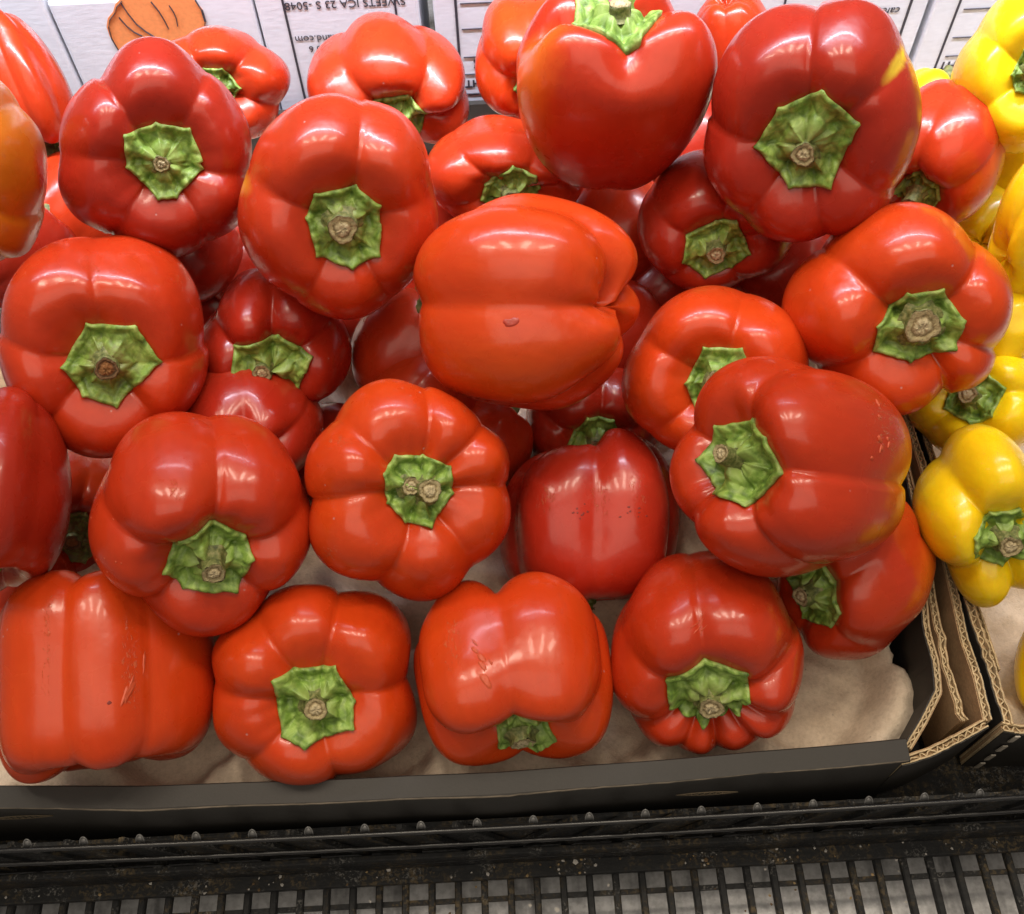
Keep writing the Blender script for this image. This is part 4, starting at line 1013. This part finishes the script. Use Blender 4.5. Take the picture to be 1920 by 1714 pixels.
line(right, 0.2637, 0.1495, 0.2637, 0.0, 0.0016)
line(right, 0.0178, 0.1495, 0.0178, 0.082, 0.0009)
for zz_ in (0.1072, 0.0899, 0.0700, 0.0573, 0.0424, 0.0290):
    line(right, -0.0136, zz_, 0.105, zz_, 0.0009)
line(right, 0.1850, 0.1495, 0.1850, 0.0, 0.0013)
text(right, "kg", -0.0074, 0.0660, 0.0092, 'RIGHT', 0.00022)
text(right, "WEIGHT", -0.0138, 0.0527, 0.0076, 'RIGHT', 0.00022)
text(right, "PROD", 0.0190, 0.0975, 0.0076, 'RIGHT', 0.0001)
text(right, "cafcakis", 0.2585, 0.0908, 0.0072, 'LEFT', 0, YB, 0.2)
text(right, "For", 0.2515, 0.0840, 0.0066, 'LEFT', 0, YB, 0.2)
line(far, 0.2945, 0.1495, 0.2945, 0.0, 0.0014)
for zz_ in (0.0872, 0.0672, 0.0536, 0.0386):
    line(far, 0.2985, zz_, 0.345, zz_, 0.0008)
text(far, "WEIGHT", 0.2965, 0.0492, 0.0086, 'RIGHT', 0.00022)


def flat_poly(b, pts, name, mat, dy, th=0.0003):
    m_ = MB()
    n = len(pts)
    vs_ = [(x, YB - dy - th, z) for x, z in pts] + [(x, YB - dy, z) for x, z in pts]
    m_.add(vs_, [tuple(range(n)), tuple(range(2 * n - 1, n - 1, -1))] + [((k + 1) % n, k, k + n, (k + 1) % n + n) for k in range(n)])
    return on_box(b, m_, name, mat)


def ink_stroke(b, pts, w, dy=0.0008):
    m_ = MB()
    for p, q in zip(pts, pts[1:]):
        d = Vector((q[0] - p[0], 0, q[1] - p[1]))
        m_.box(((p[0] + q[0]) / 2, YB - dy, (p[1] + q[1]) / 2), (w, 0.0003, d.length + w * 0.7), d.to_track_quat('Z', 'Y').to_matrix())
    return on_box(b, m_, 'printed_emblem_line', M_INK)


body_px = [(-0.2125, 0.1212), (-0.2176, 0.1173), (-0.2205, 0.1126), (-0.2251, 0.1086), (-0.2278, 0.1030), (-0.2282, 0.0965), (-0.2261, 0.0874), (-0.2156, 0.0793), (-0.2004, 0.0769), (-0.1848, 0.0822), (-0.1726, 0.0927), (-0.1674, 0.1034), (-0.1674, 0.1112), (-0.1701, 0.1176), (-0.1773, 0.1211), (-0.1988, 0.1225)]
flat_poly(left, body_px, 'printed_emblem', M_ORANGE, 0.0)
ink_stroke(left, [(-0.2132, 0.1191), (-0.2171, 0.1159), (-0.2198, 0.1118), (-0.2241, 0.1078), (-0.2265, 0.1029), (-0.2274, 0.0950), (-0.2261, 0.0874)], 0.0012)
ink_stroke(left, [(-0.1698, 0.1176), (-0.1678, 0.1112), (-0.1678, 0.1041), (-0.1711, 0.0956)], 0.0013)
ink_stroke(left, [(-0.2136, 0.1178), (-0.2120, 0.1114), (-0.2093, 0.1042), (-0.2053, 0.0989), (-0.2008, 0.0946)], 0.0010)
ink_stroke(left, [(-0.2180, 0.1089), (-0.2155, 0.1031), (-0.2124, 0.0989), (-0.2087, 0.0962)], 0.0009)
ink_stroke(left, [(-0.1959, 0.1179), (-0.1934, 0.1119), (-0.1920, 0.1061), (-0.1912, 0.1003)], 0.0010)
ink_stroke(left, [(-0.1861, 0.1150), (-0.1848, 0.1107), (-0.1845, 0.1064), (-0.1852, 0.1018)], 0.0010)


# ------------------------------------------------------------------ black plastic crate in front
crate = empty('plastic_crate', (0, 0.09, -0.04))
tag(crate, 'dirty black plastic display crate with slatted grate under the tray', 'crate')


def cpart(m_, name, mat=None, smooth=False, bevel=0.0):
    o = m_.build(name, mat or M_CRATE, None, smooth, bevel)
    o.location = -Vector(crate.location)
    o.parent = crate
    return o


yr = lambda x: 0.0972 + 0.0012 * (x / 0.2) ** 2
for (z, dy, rr) in ((0.0345, 0.0, 0.0010), (0.0100, -0.0004, 0.0010), (-0.0205, -0.0008, 0.0012)):
    mb = MB()
    mb.tube([(x, yr(x) + dy, z) for x in np.linspace(-0.34, 0.34, 30)], rr, 8)
    cpart(mb, 'rail', M_RAIL, True)
mb = MB()
mb.box((0, 0.1030, -0.002), (0.68, 0.0016, 0.050))
cpart(mb, 'inner_wall')
mb = MB()
mb.box((0, 0.332, -0.0085), (0.84, 0.456, 0.003))
cpart(mb, 'crate_floor')
xt = -0.325
k = 0
shared = {}
while xt < 0.33:
    mb = MB()
    y = yr(xt) + 0.0012
    pts = [(xt + 0.0017 * math.cos(a), y + 0.0024 * math.sin(a), 0.0347 + 0.0026 * math.sin(a)) for a in np.linspace(0, math.pi, 9)]
    mb.tube(pts, 0.00036, 6)
    mb.box((xt, y + 0.0011, 0.0358), (0.0025, 0.0028, 0.0004), Matrix.Rotation(R(45), 3, 'X'))
    cpart(mb, 'hook', M_CLEAR, True)
    mb = MB()
    mb.box((xt + 0.004, y + 0.0020, 0.006), (0.0026, 0.0022, 0.058), Matrix.Rotation(R(28 if xt > 0 else -28), 3, 'Y'))
    cpart(mb, 'strut')
    xt += 0.0235
    k += 1
mb = MB()
mb.box((0, 0.0940, -0.0325), (0.70, 0.0105, 0.004))
mb.box((0, 0.0970, -0.022), (0.70, 0.003, 0.022))
cpart(mb, 'ledge', None, False, 0.0008)
slat_me = None
xt = -0.33
while xt < 0.33:
    if slat_me is None:
        mb = MB()
        mb.box((0, 0.040, 0), (0.0033, 0.100, 0.004))
        slat_me = mesh('slat', mb.v, mb.f, False)
        slat_me.materials.append(M_CRATE)
    o = bpy.data.objects.new('slat', slat_me)
    COL.objects.link(o)
    b = o.modifiers.new('bevel', 'BEVEL')
    b.width = 0.0006
    o.location = Vector((xt, 0.0005, -0.0370)) - Vector(crate.location)
    o.parent = crate
    xt += 0.0124
for y, z, w in ((0.0815, -0.0395, 0.0020), (0.060, -0.0395, 0.0020), (0.038, -0.0395, 0.0020)):
    mb = MB()
    mb.box((0, y, z), (0.68, w, 0.004))
    cpart(mb, 'cross_bar')

# ------------------------------------------------------------------ the peppers
ROOTS = [build_pepper(P) for P in PEPPERS]
M_NICK = plain("torn_flesh", (0.36, 0.026, 0.010), 0.35)
M_SCAR = plain("healed_scar", (0.56, 0.085, 0.030), 0.5)
M_PIT = plain("dark_pit", (0.20, 0.018, 0.010), 0.5)


def mark(idx, c, dirv, L, W, name, mat, h, seed):
    """a blemish that follows the skin: outline with ragged edge, welded a hair above the flesh"""
    root = ROOTS[idx]
    skin = [o for o in root.children if o.name.startswith('skin')][0]
    mw = Matrix.Translation(PEPPERS[idx]['loc']) @ Quaternion(PEPPERS[idx]['quat']).to_matrix().to_4x4()
    inv = mw.inverted()
    lc = inv @ Vector(c)
    ok, p0, n0, _ = skin.closest_point_on_mesh(lc)
    d = inv.to_3x3() @ (dirv[0] * Vector((1, 0, 0)) + dirv[1] * Vector((0, 0.84, 0.54)))
    d = (d - n0 * d.dot(n0)).normalized()
    e = n0.cross(d)
    rng = np.random.default_rng(seed)
    A, B = 22, 4
    wob = 1 + 0.22 * np.interp(np.arange(A), np.linspace(0, A, 12), rng.normal(size=12))
    vs_, fs_ = [tuple(p0 + n0 * h)], []
    for r in range(1, B + 1):
        for a in range(A):
            t = 2 * math.pi * a / A
            q = p0 + (d * math.cos(t) * L / 2 + e * math.sin(t) * W / 2) * (r / B) * float(wob[a])
            ok, pp, nn, _ = skin.closest_point_on_mesh(q)
            lift = (h * (0.4 + 0.6 * rng.random()) if r < B else -0.0001) + 0.00012
            vs_.append(tuple(pp + nn * lift))
    for a in range(A):
        fs_.append((0, 1 + a, 1 + (a + 1) % A))
        for r in range(B - 1):
            o_ = 1 + r * A
            fs_.append((o_ + a, o_ + A + a, o_ + A + (a + 1) % A, o_ + (a + 1) % A))
    return link(name, mesh(name, vs_, fs_, True), mat, root)


bpy.context.view_layer.update()
mark(2, (0.0050, 0.2586, 0.1673), (1, 0.1), 0.0062, 0.0034, 'nick', M_NICK, 0.0003, 1)
mark(12, (-0.1519, 0.1422, 0.0938), (0.7, 0.9), 0.0120, 0.0028, 'scar', M_SCAR, 0.0005, 3)
mark(12, (-0.1457, 0.1557, 0.0923), (0.4, 1), 0.0100, 0.0009, 'scar', M_SCAR, 0.0002, 4)
for k, (dx, dy, L_, W_) in enumerate(((0, 0, .0050, .0022), (-.0028, .0045, .0040, .0016), (.0010, -.0048, .0052, .0018), (-.0036, .0095, .0034, .0010), (.0040, -.0030, .0022, .0012))):
    mark(14, (-0.0138 + dx, 0.1494 + dy * 0.84, 0.0986 + dy * 0.5), (-0.6, 1), L_, W_, 'scar', M_SCAR, 0.0005, 10 + k)
mark(14, (-0.0111, 0.1386, 0.0978), (-0.6, 1), 0.0075, 0.0026, 'scar', M_SCAR, 0.0006, 20)
rr_ = np.random.default_rng(77)
for k in range(9):
    mark(7, (0.1425 + rr_.normal() * 0.0028, 0.208 + rr_.normal() * 0.0075, 0.150 + rr_.normal() * 0.002), (rr_.normal() * 0.4, 1), 0.0012 + 0.0022 * rr_.random(), 0.0011, 'scar', M_SCAR, 0.0004, 30 + k)
for k in range(16):
    b_ = (0.0330 if k < 8 else 0.0545)
    mark(11, (b_ + rr_.normal() * 0.0035, 0.2174 + rr_.normal() * 0.003, 0.085 + rr_.normal() * 0.002), (1, 0.2), 0.0007 + 0.0007 * rr_.random(), 0.0008, 'pit', M_PIT, 0.00005, 50 + k)
for k in range(3):
    mark(15, (0.0715 + 0.002 * k, 0.1590 - 0.0016 * k, 0.0943), (1, 0.55 + 0.1 * k), 0.0100 - 0.002 * k, 0.00045, 'scratch', M_SCAR, 0.0001, 80 + k)
mark(12, (-0.158, 0.138, 0.096), (1, 0), 0.0014, 0.0014, 'pit', M_PIT, 0.00005, 90)
for k in range(7):
    mark(9, (-0.150 + rr_.normal() * 0.012, 0.188 + rr_.normal() * 0.008, 0.128), (rr_.normal(), 1), 0.0007, 0.0006, 'scar', M_SCAR, 0.0001, 100 + k)

# ------------------------------------------------------------------ torn leaf scrap and dry crumbs
vs, fs = [], []
outline = [(0, -0.0042), (0.0016, -0.0032), (0.0024, -0.0008), (0.0019, 0.0012), (0.0011, 0.0030), (0.0003, 0.0046), (-0.0004, 0.0022), (-0.0016, 0.0010), (-0.0022, -0.0014), (-0.0012, -0.0030)]
for lift in (0.0, 0.0006):
    for x, y in outline:
        vs.append((x, y, lift + 0.0007 * math.sin(x * 900) + 0.0005 * math.cos(y * 1100)))
n_ = len(outline)
fs = [tuple(range(n_))[::-1], tuple(range(n_, 2 * n_))] + [(k, (k + 1) % n_, (k + 1) % n_ + n_, k + n_) for k in range(n_)]
sc = link('leaf_scrap', mesh('leaf_scrap', vs, fs, False), M_SCRAP, None, (0.1089, 0.1405, 0.0768))
sc.rotation_euler = (R(24), R(14), R(-12))
tag(sc, 'tiny torn green leaf scrap stuck on the glossy knobbly red pepper', 'leaf scrap')

rngd = np.random.default_rng(12)
vs, fs, mi = [], [], []
for k in range(130):
    if k < 95:
        c = np.array([rngd.uniform(-0.26, 0.26), rngd.uniform(0.0892, 0.0965), -0.0300])
        if k < 60:
            c[0] = rngd.choice([-0.12, -0.06, 0.01, 0.03, 0.085, 0.12]) + rngd.normal() * 0.006
    else:
        c = np.array([round(rngd.uniform(-0.26, 0.26) / 0.0124) * 0.0124 + 0.0009, rngd.uniform(0.066, 0.089), -0.0346])
    s_ = rngd.uniform(0.0003, 0.0010) * (1.6 if k % 17 == 0 else 1)
    a = rngd.uniform(0, 6.28)
    pts = []
    for q in range(5):
        t = a + q * 1.2566
        rr = s_ * rngd.uniform(0.5, 1.1)
        pts.append(c + np.array([rr * math.cos(t), rr * math.sin(t), rngd.uniform(0.0001, 0.0005)]))
    o_ = len(vs)
    vs += pts + [c + np.array([0, 0, 0.0007])]
    fs += [(o_ + q, o_ + (q + 1) % 5, o_ + 5) for q in range(5)]
    mi += [int(rngd.choice([0, 0, 1, 2]))] * 5
me = mesh('crumbs', vs, fs, False)
for m_ in (plain("pale_crumb", (0.42, 0.40, 0.37), 0.8), plain("dry_skin_crumb", (0.30, 0.21, 0.10), 0.7), plain("brown_crumb", (0.12, 0.075, 0.035), 0.8)):
    me.materials.append(m_)
me.polygons.foreach_set('material_index', mi)
tag(link('crumbs', me), 'dry pale crumbs and dirt lying on the black rack ledge', 'crumbs', None, 'stuff')
